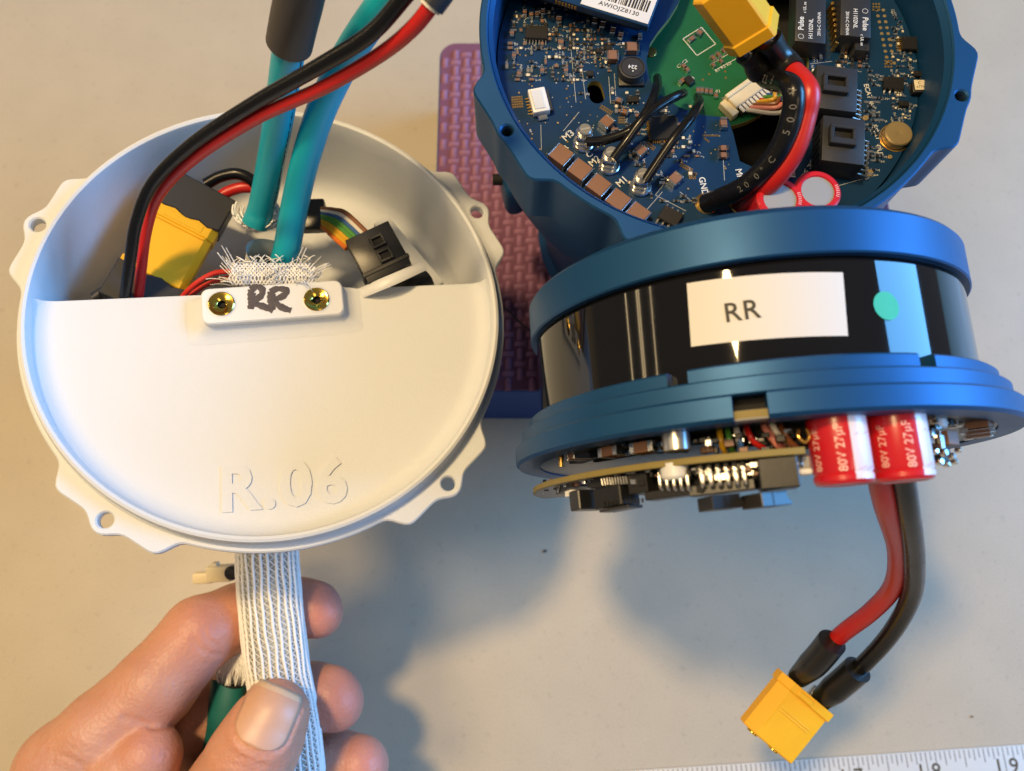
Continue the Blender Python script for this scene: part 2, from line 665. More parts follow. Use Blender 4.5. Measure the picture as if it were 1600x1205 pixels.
for a in HE:
    b = B().cyl(1.24, .1, 'cavity_shade', HL @ T(52.6 * math.cos(math.radians(a)), 52.6 * math.sin(math.radians(a)), -4))
    for q in range(5):
        b.lathe([(1.25, -.6 - q * .6), (1.05, -.9 - q * .6), (1.25, -1.2 - q * .6)], 'anod_dark', HL @ T(52.6 * math.cos(math.radians(a)), 52.6 * math.sin(math.radians(a)), 0), 16)
    b.build('screw_hole', sh, hs)
b = B()
b.lathe([(51.0, -14.0), (51.2, -17), (50.9, -24), (49.8, -33), (47.5, -40), (44, -44), (36, -46.5), (34.5, -48), (34, -(HZ - PT) + 3), (36, -(HZ - PT) + .3), (0, -(HZ - PT) + .3)], 'anod', HL, 120)
b.build('lower_body', hs.o, hs)
# link arm that runs on under the black drum and carries it
b = B()
b.box(46, 62, 17, 'anod_dark', T(48, 78, PT + 9), 5, 3)
b.box(30, 22, 8, 'grey_plastic', T(50, 62, PT + 18), 2, 2)
b.build('link_arm', hs.o, hs)
b = B()
q = PD(778, 285, 215)
b.box(6, 10, 14, 'anod', T(q.x + 4.2, q.y + 1, q.z - 6) @ RZ(12), 2.5, 3)
b.cyl(1.6, 5, 'cavity_shade', T(q.x + 3.5, q.y + 2, q.z - 2) @ RY(-90), 14)
b.build('side_lug', hs.o, hs)

# ---- blue board
PZB = HZ - 11.0
def pb(px, py, h=0.0):
    return PZ(px, py, PZB + h)
def hl(p):
    return (p.x - HO.x, p.y - HO.y)
cut_px = [(1083, -60), (1060, 5), (1046, 28), (1028, 50), (1016, 68), (1010, 94), (1014, 122), (1030, 146), (1058, 166), (1095, 180), (1137, 184),
          (1146, 210), (1156, 252), (1178, 262), (1215, 250), (1245, 222), (1264, 180), (1264, 60), (1250, -60)]
cut = [hl(pb(*p)) for p in cut_px]
if sum(cut[i - 1][0] * cut[i][1] - cut[i][0] * cut[i - 1][1] for i in range(len(cut))) < 0:
    cut.reverse()
sl = pb(931, 144)
slot = []
a_ = math.radians(-78)
for s_, off in ((1, 0), (-1, math.pi)):
    for i in range(9):
        t = -math.pi / 2 + math.pi * i / 8
        lx, ly = s_ * 1.3 + s_ * 1.75 * math.cos(t), s_ * 1.75 * math.sin(t)
        slot.append((sl.x - HO.x + lx * math.cos(a_) - ly * math.sin(a_), sl.y - HO.y + lx * math.sin(a_) + ly * math.cos(a_)))
b = B()
ML = T(HO.x, HO.y, PZB)
b.plate(circle_pts(0, 0, 48.1, 160), [cut, slot], -1.6, 0, 'pcb', ML, side_mat='fr4')
pcb = b.build('circuit_board', hs.o, hs)
b = B()
gc = PZ(1106, 88, PZB - 6)
b.plate(circle_pts(gc.x - HO.x, gc.y - HO.y, 19.5, 80), [], PZB - 7.6 - HZ, PZB - 6 - HZ, 'pcb_green', HL, c=.05, side_mat='fr4')
gpcb = b.build('encoder_board', hs.o, hs)
b = B().cyl(48.3, .5, 'cavity_shade', HL @ T(0, 0, -29), 80)  # near-black disc, painted as the shade deep inside the housing
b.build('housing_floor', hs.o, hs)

PX = 0.1475      # mm for one photo pixel on the board
def bm_(px, py, ang=0.0, h=0.0):
    p = pb(px, py, 0)
    return T(p.x, p.y, PZB + h) @ RZ(ang)

def chip(px, py, w, h, ang, ht, npin, sides, name='chip', plen=1.0, mat='chip', pin='silver'):
    b = B()
    M = bm_(px, py, ang)
    b.box(w, h, ht, mat, M @ T(0, 0, ht / 2 + .1), .12, 1)
    for sd in sides:
        L = w if sd in 'ns' else h
        D = h if sd in 'ns' else w
        for k in range(npin):
            t = (k - (npin - 1) / 2) * L * .86 / max(1, npin - 1)
            pw = L * .86 / npin * .45
            ox, oy = {'n': (t, D / 2 + plen / 2), 's': (t, -D / 2 - plen / 2), 'e': (D / 2 + plen / 2, t), 'w': (-D / 2 - plen / 2, t)}[sd]
            b.box(pw if sd in 'ns' else plen, plen if sd in 'ns' else pw, .22, pin, M @ T(ox, oy, .2))
            jx, jy = {'n': (t, D / 2 + .12), 's': (t, -D / 2 - .12), 'e': (D / 2 + .12, t), 'w': (-D / 2 - .12, t)}[sd]
            b.box(pw if sd in 'ns' else .25, .25 if sd in 'ns' else pw, ht * .5, pin, M @ T(jx, jy, ht * .3))
    b.cyl(.25, .02, 'grey_plastic', M @ T(-w / 2 + .6, h / 2 - .6, ht + .1), 10)
    return b.build(name, pcb, hs)

def mlcc(px, py, w, h, ang, ht=1.6, end=.18, name='ceramic_capacitor', parent=None, mat='cap_brown'):
    b = B()
    M = bm_(px, py, ang)
    e = w * end
    b.box(w - 2 * e, h * .97, ht * .97, mat, M @ T(0, 0, ht / 2 + .05), .08, 1)
    for s in (-1, 1):
        b.box(e, h, ht, 'tin', M @ T(s * (w / 2 - e / 2), 0, ht / 2 + .05), .1, 1)
    return b.build(name, parent or pcb, hs)

chip(838, 56, 5.2, 3.5, -3, 1.3, 7, 'ns')
chip(1418, 72, 3.5, 3.5, -5, 1.1, 6, 'we', pin='gold')
chip(1393, 135, 4.4, 3.1, -5, 1.3, 4, 'ns', pin='tin')
chip(1036, 203, 6.2, 5.8, 5, .9, 12, 'nsew', plen=.5, pin='gold')
chip(1046, 342, 4.5, 3.5, -32, 1.3, 4, 'ns', pin='tin')
chip(935, 82, 1.6, 1.3, 0, .7, 2, 'ns', plen=.3)
chip(951, 78, 1.6, 1.3, 0, .7, 2, 'ns', plen=.3)
chip(1432, 118, 1.8, 1.5, -5, .7, 2, 'ns', plen=.3)
chip(1410, 165, 2.2, 1.4, -5, .8, 2, 'ew', plen=.4)
chip(922, 118, 1.6, 1.4, 0, .8, 2, 'ns', plen=.3)
chip(988, 158, 2.6, 1.6, 0, .8, 3, 'ns', plen=.3)
for p in ((876, 250), (905, 273), (934, 297), (964, 320), (994, 341)):
    mlcc(p[0], p[1], 4.5, 4.1, -40, 2.3, .06)
mlcc(947, 196, 3.0, 2.6, 45, 1.7, .14)
mlcc(999, 240, 2.9, 2.3, 45, 1.7, .14)
mlcc(1053, 284, 2.9, 2.3, 45, 1.7, .14)
mlcc(986, 80, 3.4, 2.4, 0, 1.7)
mlcc(956, 93, 2.9, 2.5, 0, 1.7)
mlcc(1129, 196, 2.8, 1.5, 90, 1.2, .25)
mlcc(1129, 235, 2.3, 1.3, 0, 1.1, .25)
mlcc(1129, 246, 2.3, 1.3, 0, 1.1, .25)
mlcc(1222, 268, 5.6, 4.2, 86, 2.4, .08)
mlcc(966, 160, 1.9, 1.2, -20, 1.0, .25)
mlcc(975, 178, 1.9, 1.2, -20, 1.0, .25)
for p in ((929, 36), (941, 42), (957, 51), (969, 59)):
    mlcc(p[0], p[1], 2.1, 1.2, 78, 1.1, .3)
mlcc(873, 34, 2.2, 1.3, 86, 1.1, .3)
mlcc(876, 70, 2.1, 1.3, 86, 1.1, .3)
for p in ((803, 90), (811, 118), (847, 113), (884, 113), (820, 22), (830, 26), (839, 25), (848, 21), (800, 55), (999, 60)):
    mlcc(p[0], p[1], 1.9, 1.0, 88, .9, .3)
# shielded round inductor marked 224
b = B()
M = bm_(985, 116)
b.box(5.9, 5.9, .8, 'chip', M @ T(0, -.6, .4), .3, 2)
b.lathe([(0, 2.5), (2.35, 2.5), (2.4, 2.35), (2.6, 2.35), (2.65, 2.55), (2.95, 2.5), (3.0, 2.3), (3.0, .5)], 'grey_plastic', M @ T(0, -.3, .3), 40)
put_text(b, '224', 1.35, 'silk', M @ T(.1, -.2, 2.82) @ RZ(170), bold=.02)
b.cyl(.18, .02, 'silk', M @ T(.1, -1.3, 2.81), 8)
b.build('inductor', pcb, hs)
b = B()
M = bm_(1431, 141)
b.box(3.0, 3.0, 1.6, 'chip', M @ T(-.1, -.2, .8), .4, 2)
b.box(2.5, 2.6, .2, 'cream', M @ T(.1, .1, 1.7), .09, 2)
put_text(b, 'C', 1.0, 'ink', M @ T(0, .55, 1.82))
put_text(b, '6779', .85, 'ink', M @ T(.05, -.45, 1.82))
b.build('inductor', pcb, hs)
# white side-entry connector
b = B()
M = bm_(842, 165, 12)
b.box(3.9, 6.2, 1.9, 'white_plastic', M @ T(0, .2, 1.0), .25, 2)
b.box(2.5, 4.8, .3, 'white', M @ T(-.2, .2, 2.0), .12, 1)
b.box(.7, 5.6, 1.3, 'grey_plastic', M @ T(2.3, 0, .9), .1, 1)
b.box(2.3, 1.3, .7, 'tin', M @ T(.1, -3.5, .45), .2, 1)
b.box(2.3, .9, .7, 'tin', M @ T(.1, 3.4, .45), .2, 1)
for k in range(6):
    b.box(.9, .3, .2, 'gold', M @ T(-2.3, -1.9 + k * .8, .2))
b.build('cable_socket', pcb, hs)
# motor phase terminals M1 M2 M3
for nm, (px, py) in (('M3', (911, 222)), ('M2', (951, 257)), ('M1', (1000, 290))):
    b = B()
    M = bm_(px, py, -12)
    b.cyl(2.4, .8, 'tin', M @ T(.1, -.5, .05), 24, .2)
    b.box(3.1, 3.0, 2.6, 'tin', M @ T(0, -.1, 1.7), .7, 3)
    b.cyl(1.95, .7, 'tin', M @ T(0, .1, 2.9), 24, .2)
    b.cyl(1.5, 1.3, 'silver', M @ T(0, .25, 3.4), 24, .25)
    b.box(2.0, .35, .1, 'alu', M @ T(0, .25, 4.68) @ RZ(25))
    b.build('phase_terminal', pcb, hs)
def silk(txt, px, py, size, ang, mat='silk', bold=.03, name='board_print'):
    b = B()
    put_text(b, txt, size, mat, bm_(px, py, ang, .03), bold=bold)
    return b.build(name, pcb, hs)
silk('M3', 888, 212, 2.3, 42)
silk('M2', 929, 252, 2.2, 42)
silk('M1', 972, 284, 2.2, 42)
silk('C', 921, 242, 1.9, 42)
silk('R', 884, 231, 1.7, 42)
silk('GND', 1099, 291, 2.0, -82)
silk('MP', 1155, 272, 2.0, -82)
for t, px, py in (('RED', 1279, 249), ('GRA', 1274, 257), ('PINK', 1271, 265), ('WH', 1263, 272), ('BL', 1256, 277)):
    silk(t, px, py, 1.5, 28 + 90 - 160 + 0, bold=.02)
silk('ECAT', 1356, 143, 1.6, -82, bold=.02)
silk('IN', 1361, 163, 1.5, -82, bold=.02)
silk('ECAT', 1369, 207, 1.6, -82, bold=.02)
silk('OUT', 1374, 236, 1.5, -82, bold=.02)
silk('F1', 1275, 95, 1.1, 0, bold=.02)
for t, px, py in (('R67', 1415, 4), ('R68', 1417, 11), ('R69', 1418, 19), ('R70', 1420, 26)):
    silk(t, px, py, 1.3, 0, bold=.02)
# magnetics
for px, py, ang in ((1266, 66, 83), (1337, 57, -97)):
    p_ = PZ(px, py, PZB + 5.5)
    M = T(p_.x, p_.y, PZB) @ RZ(-7) @ T(0, 7.8, 0)
    b = B()
    b.box(6.8, 15.6, 5.2, 'grey_plastic', M @ T(0, 0, 2.9), .25, 2)
    b.build('signal_transformer', pcb, hs)
    s_ = 1 if ang > 0 else -1
    MT = M @ T(0, -3.6, 5.52) @ RZ(90 * s_)
    tb = B()
    put_text(tb, 'Pulse', 1.75, 'silk', MT @ T(.6, 2.1, 0), bold=.03)
    put_text(tb, 'H1102NL', 1.35, 'silk', MT @ T(-.6, -.1, 0), bold=.015)
    put_text(tb, '2016-C CHINA', 1.0, 'silk', MT @ T(.9, -1.9, 0), bold=.01)
    put_text(tb, 'c UL us', 1.0, 'silk', MT @ T(5.0, 1.4, 0), bold=.01)
    for k in range(20):
        a0 = 2 * math.pi * k / 20
        tb.box(.2, .1, .02, 'silk', MT @ T(-2.9 + .6 * math.cos(a0), 2.1 + .6 * math.sin(a0), 0) @ RZ(math.degrees(a0) + 90))
    tb.build('transformer_print', pcb, hs)
# gold pins between them
for c0 in ((1293, 20, 1), (1304, 14, 1)):
    for k in range(8):
        b = B()
        M = bm_(c0[0] + k * 1.0, c0[1] + k * 8.5, -7)
        b.cyl(.45, 3.2, 'gold', M @ T(0, 0, 0), 10, .15)
        b.box(.9, .5, .5, 'gold', M @ T(.2, 0, .25), .1, 1)
        b.build('gold_pin', pcb, hs)
b = B()
M = bm_(1337, 84, -7)
b.box(3.3, 3.9, 3.6, 'grey_plastic', M @ T(0, 0, 1.8), .15, 1)
for r in range(4):
    for q in range(2):
        b.cyl(.33, .05, 'cavity_shade', M @ T(-.75 + q * 1.4 + (r % 2) * .3, -1.35 + r * .9, 3.58), 10)
b.build('pin_socket', pcb, hs)
# two black cable sockets with latch windows
for (px, py) in ((1307, 138), (1318, 219)):
    p_ = PZ(px, py, PZB + 6.2)
    M = T(p_.x, p_.y, PZB) @ RZ(-8)
    b = B()
    b.box(9.0, 11.1, 6.2, 'grey_plastic', M @ T(0, 0, 3.2), .2, 2)
    for k in range(6):
        b.box(.25, 1.2, 4.6, 'black_plastic', M @ T(-4.55, -4.4 + k * 1.75, 2.8), .05, 1)
    sk = b.build('network_socket', pcb, hs)
    b = B()
    for bx_, by_, sx_, sy_ in ((0, 1.9, 5.6, .9), (0, -1.6, 5.6, 1.5), (-2.4, .2, .9, 2.8), (2.4, .2, .9, 2.8)):
        b.box(sx_, sy_, 1.5, 'grey_plastic', M @ T(bx_ - .5, by_ + .5, 6.9), .15, 1)
    b.box(4.2, 2.6, .2, 'cavity_shade', M @ T(-.5, .8, 6.25))
    b.build('latch_window', pcb, hs)
    for k in range(8):
        b = B()
        b.box(3.4, .45, .5, 'silver', M @ T(6.0, -4.6 + k * 1.25, 1.2) @ RY(16), .1, 1)
        b.cyl(.5, .35, 'tin', M @ T(7.6, -4.6 + k * 1.25, .05), 10, .1)
        b.build('socket_lead', pcb, hs)
b = B()
b.lathe([(0, 2.05), (.5, 2.1), (2.8, 2.1), (3.05, 1.85), (3.05, .1)], 'brass_pad', bm_(1398, 216), 40)
b.lathe([(3.2, .12), (3.5, .1)], 'gold', bm_(1398, 216), 40)
b.build('brass_standoff', pcb, hs)
for px, py, r in ((1390, 246, .55), (1358, 271, .9), (1352, 185, .7)):
    b = B().cyl(r, .35, 'brass_pad', bm_(px, py), 14, .12)
    b.build('solder_point', pcb, hs)
for px, py in ((1104, 318), (1158, 319)):
    b = B()
    b.lathe([(0, 1.3), (1.2, 1.2), (1.9, .6), (2.5, .15), (2.6, .02)], 'gold', bm_(px, py), 28)
    b.build('solder_pad', pcb, hs)
# red electrolytic capacitors seen from above
for px, py, hh in ((1219, 311, 4.0), (1278, 299, 4.0)):
    p = PZ(px, py, PZB + hh + 6)
    M = T(p.x, p.y, PZB + .2)
    H_ = hh + 6
    b = B()
    b.lathe([(3.3, H_ - .25), (3.5, H_ + .05), (4.3, H_), (4.75, H_ - .4), (4.8, H_ - 1.2), (4.8, 0)], 'cap_red', M, 40)
    b.lathe([(0, H_ - .2), (3.35, H_ - .22)], 'alu', M, 40)
    for k in range(7):
        a0 = -18 + k * 6
        b.box(.7, .13, .02, 'cap_print', M @ RZ(a0) @ T(4.0, 0, H_ + .04))
    b.build('electrolytic_capacitor', pcb, hs)
# raised blue module with a white barcode label
mz = PZB + 7.5
q0, q1 = PZ(845, -9, mz), PZ(1013, 42, mz)
M = frame(q1, (0, 0, 1), q1 - q0)
b = B()
b.box(34, 19, 1.7, 'pcb', M @ T(-17, 9.5, -.86), .1, 1)
b.box(33.9, 18.9, .5, 'fr4', M @ T(-17, 9.5, -1.1), .1, 1)
b.box(30, 15, 4.0, 'black_plastic', M @ T(-17, 10.5, -3.8), .2, 1)
for k in range(7):
    b.box(.45, .15, .9, 'gold', M @ T(-21.5 + k * .75, -.06, -.9))
md = b.build('radio_module', pcb, hs)
b = B()
b.box(15.8, 9.5, .12, 'paper', M @ T(-8.2, 5.3, .07), .04, 1)
x = -14.6
rb_ = random.Random(3)
while x < -1.4:
    ww = rb_.choice((.18, .18, .3, .42))
    b.box(ww, 3.2, .02, 'ink', M @ T(x, 5.0, .15))
    x += ww + rb_.choice((.2, .2, .32))
put_text(b, 'AWIOJZ8130', 1.55, 'ink', M @ T(-7.6, 2.2, .15), bold=.02, space=1.08)
b.build('barcode_label', pcb, hs)
# vias, test pads, small passives: too many and too small to pick apart
b = B()
def inside(px, py):
    q = hl(pb(px, py))
    return math.hypot(*q) < 47
for r in range(10):
    for q in range(2):
        b.cyl(.42, .05, 'brass_pad', bm_(1370 + q * 10 + r * 1.9, 16 + r * 9.2), 10)
for cx_, cy_ in ((1369, 11), (1388, 100)):
    for k in range(9):
        b.cyl(.28, .05, 'gold', bm_(cx_ + (k % 3 - 1) * 4.5, cy_ + (k // 3 - 1) * 4.5), 8)
for cx_, cy_, nx_, ny_, an in ((947, 172, 6, 2, -32), (971, 188, 3, 3, 0), (1072, 262, 6, 2, -32), (1082, 275, 3, 3, 0), (1016, 228, 5, 2, -40), (1110, 212, 7, 1, 0), (1104, 219, 3, 1, -40), (808, 160, 5, 5, 5)):
    for i in range(nx_):
        for j in range(ny_):
            ox, oy = (i - (nx_ - 1) / 2) * 3.6, (j - (ny_ - 1) / 2) * 3.8
            ca, sa = math.cos(math.radians(an)), math.sin(math.radians(an))
            b.lathe([(.14, .05), (.26, .06), (.27, .02)], 'gold', bm_(cx_ + ox * ca + oy * sa, cy_ - ox * sa + oy * ca), 8)
rr = random.Random(11)
for k in range(170):
    px, py = rr.uniform(782, 1010), rr.uniform(10, 240)
    if not inside(px, py) or (px - 790) < (py - 190) * .9 or (910 < px < 952 and 115 < py < 172):
        continue
    b.cyl(rr.uniform(.12, .24), .05, rr.choice(('brass_pad', 'gold', 'silk_grey')), bm_(px, py), 8)
for k in range(60):
    px, py = rr.uniform(1050, 1240), rr.uniform(195, 310)
    b.cyl(rr.uniform(.12, .22), .05, 'brass_pad', bm_(px, py), 8) if inside(px, py) and not (1140 < px < 1265 and py < 265) else None
b.build('vias', pcb, hs, kind='stuff')
b = B()
seen_ = set()
def passive(px, py, L, W, ang, c=None):
    gx, gy = (3.8, 5.0) if px > 1390 else (5.5, 7.0)
    px, py = round(px / gx) * gx, round(py / gy) * gy
    if (px, py) in seen_ or (912 < px < 950 and 118 < py < 170):
        return
    seen_.add((px, py))
    ang = 0 if ang in (0, 45) else (90 if ang in (90, 85, -45) else ang)
    M = bm_(px, py, ang)
    b.box(L * .55, W, W * .7, c or rr.choice(('cap_brown', 'chip', 'chip', 'cream', 'silver')), M @ T(0, 0, W * .4))
    for s in (-1, 1):
        b.box(L * .24, W * 1.05, W * .75, 'tin', M @ T(s * L * .38, 0, W * .4))
    if rr.random() < .75:
        for q in range(rr.randint(2, 4)):
            b.box(.16, .55, .02, 'silk_grey', M @ T(L * .5 + .4 + q * .3, rr.uniform(-.1, .1), .03) @ RZ(rr.choice((0, 90, 30))))
for k in range(120):
    px, py = rr.gauss(918, 22), rr.gauss(72, 24)
    passive(px, py, rr.uniform(.7, 1.3), rr.uniform(.4, .65), rr.choice((0, 90, 45, 90)))
for k in range(95):
    px, py = rr.uniform(786, 905), rr.uniform(8, 130)
    if inside(px, py):
        passive(px, py, rr.uniform(.9, 1.6), rr.uniform(.5, .75), rr.choice((90, 90, 0)))
for k in range(190):
    px, py = rr.uniform(1394, 1448), rr.uniform(2, 196)
    if inside(px, py):
        passive(px, py, rr.uniform(.6, 1.1), rr.uniform(.35, .6), rr.choice((85, -5)), rr.choice(('chip', 'silver', 'cream')))
for k in range(46):
    px, py = rr.uniform(1354, 1374), rr.uniform(108, 275)
    passive(px, py, rr.uniform(.9, 1.5), rr.uniform(.4, .6), -5, rr.choice(('chip', 'silver')))
for k in range(60):
    px, py = rr.uniform(980, 1090), rr.uniform(170, 320)
    passive(px, py, rr.uniform(.8, 1.5), rr.uniform(.45, .8), rr.choice((45, -45, 0)))
for k in range(30):
    px, py = rr.uniform(1262, 1360), rr.uniform(84, 110)
    passive(px, py, rr.uniform(.8, 1.5), rr.uniform(.45, .8), rr.choice((85, -5)))
for k in range(26):
    px, py = rr.uniform(955, 1000), rr.uniform(145, 215)
    passive(px, py, rr.uniform(.8, 1.4), rr.uniform(.45, .75), rr.choice((45, -45, 0)))
b.build('small_components', pcb, hs, kind='stuff')
# faint copper traces and outlines printed on the board
b = B()
for (x0_, y0_, x1_, y1_) in ((890, 55, 900, 160), (907, 90, 915, 155), (951, 120, 954, 162), (960, 115, 962, 150), (845, 195, 846, 235), (880, 205, 905, 175), (1024, 305, 1072, 330), (1062, 300, 1090, 322), (1024, 305, 1040, 285),
                             (1266, 100, 1300, 96), (1290, 296, 1372, 273), (1130, 250, 1132, 282), (1000, 340, 1035, 300)):
    p, q = pb(x0_, y0_), pb(x1_, y1_)
    d = q - p
    b.box(d.length, .14, .03, 'silk_grey', T(*((p + q) / 2)) @ RZ(math.degrees(math.atan2(d.y, d.x))) @ T(0, 0, .02))
b.build('trace_lines', pcb, hs, kind='stuff')

# ---- green encoder board details
GZ = PZB - 6
def bg_(px, py, ang=0.0, h=0.0):
    p = PZ(px, py, GZ)
    return T(p.x, p.y, GZ + h) @ RZ(ang)
b = B()
M = bg_(1168, 156, 38)
b.box(11.0, 3.6, 3.0, 'cream', M @ T(0, .8, 1.6), .2, 1)
b.box(11.4, 1.2, 3.4, 'cream', M @ T(0, 2.4, 1.8), .2, 1)
for k in range(9):
    b.box(.75, 2.4, .5, 'white_plastic', M @ T(-4.4 + k * 1.1, -1.6, 2.4), .1, 1)
b.box(9.8, 2.2, 1.4, 'cavity_shade', M @ T(0, -1.5, 1.2))
b.box(2.0, 4.6, 2.2, 'cream', M @ T(-6.2, .3, 1.2), .2, 1)
for k in range(10):
    b.box(.4, 1.2, .3, 'silver', M @ T(-4.6 + k * 1.05, 3.4, .3))
b.build('encoder_socket', gpcb, hs)
for k, (c, e) in enumerate((('wire_white', (1232, 172)), ('wire_pink', (1230, 160)), ('wire_brown', (1224, 152)), ('wire_yellow', (1216, 143)), ('wire_red', (1236, 166)), ('wire_green', (1225, 148)), ('wire_blue', (1222, 156)))):
    b = B()
    s0 = M @ Vector((-3.6 + k * 1.1, -2.6, 2.2))
    e0 = PZ(e[0], e[1], GZ + 4)
    mid = s0.lerp(e0, .5) + Vector((1.0, -1.6 + k * .1, 1.0))
    b.tube([s0, mid, e0, e0 + Vector((9, 4 - k, -3))], .5, c, 8, 6)
    b.build('signal_wire', gpcb, hs)
b = B()
def gl(px0, py0, px1, py1, wd=.16):
    p, q = PZ(px0, py0, GZ), PZ(px1, py1, GZ)
    d = q - p
    b.box(d.length, wd, .04, 'silk', T(*((p + q) / 2)) @ RZ(math.degrees(math.atan2(d.y, d.x))) @ T(0, 0, .03))
for a0, b0 in (((1067, 61), (1089, 87)), ((1089, 87), (1118, 69)), ((1118, 69), (1096, 43)), ((1096, 43), (1067, 61))):
    gl(*a0, *b0, .2)
gl(1112, 100, 1142, 82)
gl(1118, 110, 1150, 92)
for t, px, py, an in (('D3', 1081, 124, 42), ('01', 1122, 143, 10), ('R1 R2 R3', 1130, 105, 32), ('C1 C2', 1066, 100, 40)):
    put_text(b, t, 1.2, 'silk', bg_(px, py, an, .05))
b.build('encoder_print', gpcb, hs)
b = B()
def gpass(px, py, L, W, ang, m='cap_brown'):
    Mq = bg_(px, py, ang)
    b.box(L * .55, W, W * .7, m, Mq @ T(0, 0, W * .4))
    for s in (-1, 1):
        b.box(L * .26, W * 1.05, W * .75, 'tin', Mq @ T(s * L * .38, 0, W * .4))
for q in ((1080, 63, 2.0, 1.0, 40), (1092, 54, 1.8, 1.2, 60), (1114, 92, 1.6, .8, -55), (1122, 87, 1.6, .8, -55), (1131, 81, 1.6, .8, -55), (1114, 103, 1.3, .7, -55), (1126, 97, 1.3, .7, -55),
          (1068, 105, 1.6, .8, -60), (1073, 110, 1.6, .8, -60), (1066, 128, 1.9, 1.0, 40), (1090, 143, 1.6, .8, 85), (1096, 143, 1.6, .8, 85), (1103, 144, 1.6, .8, 85), (1110, 145, 1.6, .8, 85), (1118, 151, 1.4, .8, 85)):
    gpass(*q)
b.box(1.8, 2.2, 1.0, 'chip', bg_(1076, 129, 40) @ T(0, 0, .6), .1, 1)
for q in ((1108, 116), (1134, 122), (1133, 112), (1098, 125)):
    b.cyl(.3, .05, 'gold', bg_(*q), 8)
b.build('encoder_components', gpcb, hs, kind='stuff')
b = B().cyl(1.4, .3, 'gold', bg_(1017, 82), 16, .1)
b.build('copper_pad', gpcb, hs)

# ---- phase wires
for pts in ([(915, 222, 4), (945, 219, 4), (985, 204, 5), (1012, 172, 7), (1026, 138, 3), (1027, 122, -3)],
            [(957, 250, 4), (978, 222, 5), (1005, 186, 7), (1035, 162, 7), (1062, 148, 5), (1068, 146, -2)],
            [(1008, 283, 4), (1030, 250, 6), (1055, 214, 8), (1078, 186, 8), (1092, 162, 4), (1090, 152, -3)]):
    b = B()
    b.tube([PZ(x_, y_, PZB + h_) for x_, y_, h_ in pts], 1.05, 'wire_black', 12, 8)
    b.build('phase_wire', hs.o, hs)

# ---- power lead with yellow connector
def text_on_path(b, path, txt, size, r, mat, s0, flip=False, step=None, shift=0.0):
    """letters one by one along a tube, on the side that faces up to the camera"""
    acc = [0.0]
    for i in range(1, len(path)):
        acc.append(acc[-1] + (path[i] - path[i - 1]).length)
    step = step or size * .95
    for k, ch in enumerate(txt):
        s = s0 + k * step
        i = min(max(1, int(np.searchsorted(acc, s))), len(path) - 1)
        t = (path[i] - path[i - 1]).normalized() * (-1 if flip else 1)
        p = path[i]
        n = (CO - p).normalized()
        n = (n - t * n.dot(t)).normalized()
        sd = n.cross(t)
        n2 = (n * math.cos(shift) + sd * math.sin(shift)).normalized()
        Mq = frame(p + n2 * (r + .04), n2, t)
        put_text(b, ch, size, mat, Mq)

L_ = cdir(.70, -.50, -.51)
W_ = cdir(-.25, -.80, .50)
Tt = L_.cross(W_) * -1
cpos = PD(1146, 19, 150)
Mx = frame(cpos, W_ * -1, Tt)      # z = thin axis, x = wide axis
My = Mx
# wires leave along L_ : local -y must be L_
yv = Mx.to_3x3() @ Vector((0, 1, 0))
if yv.dot(L_) > 0:
    My = Mx @ RZ(180)
XM = My @ T(0, -7, 0)
ends = [XM @ Vector((sx, -2.0, 0)) for sx in (-2.3, 2.3)]
ends.sort(key=lambda p: pxof(p)[0])
CB, CR = ends

kb = [PZ(1104, 318, PZB + .4), PZ(1125, 310, PZB + 4), PZ(1168, 288, PZB + 10), PZ(1212, 242, PZB + 16), PZ(1237, 182, PZB + 21), PZ(1236, 135, PZB + 23), CB + L_ * 7, CB]
kr = [PZ(1158, 319, PZB + .4), PZ(1172, 308, PZB + 5), PZ(1205, 285, PZB + 11), PZ(1240, 238, PZB + 16), PZ(1259, 180, PZB + 20), PZ(1262, 140, PZB + 22), CR + L_ * 7, CR]
b = B()
b.tube(kb, 2.15, 'wire_black', 18, 10)
wb = b.build('black_power_wire', hs.o, hs)
b = B()
path = catmull(kb, 10)
text_on_path(b, path, '200°C', 1.8, 2.15, 'wire_ink', 10, step=2.0)
text_on_path(b, path, '500V', 2.0, 2.15, 'wire_ink', 24, step=2.2)
text_on_path(b, path, 'FT2', 2.2, 2.15, 'wire_ink', 37, step=2.4)
text_on_path(b, path, 'RUA', 2.2, 2.15, 'wire_ink', 47.5, step=2.4)
b.build('wire_print', wb, hs)
b = B()
b.tube(kr, 2.15, 'wire_red', 18, 10)
b.build('red_power_wire', hs.o, hs)

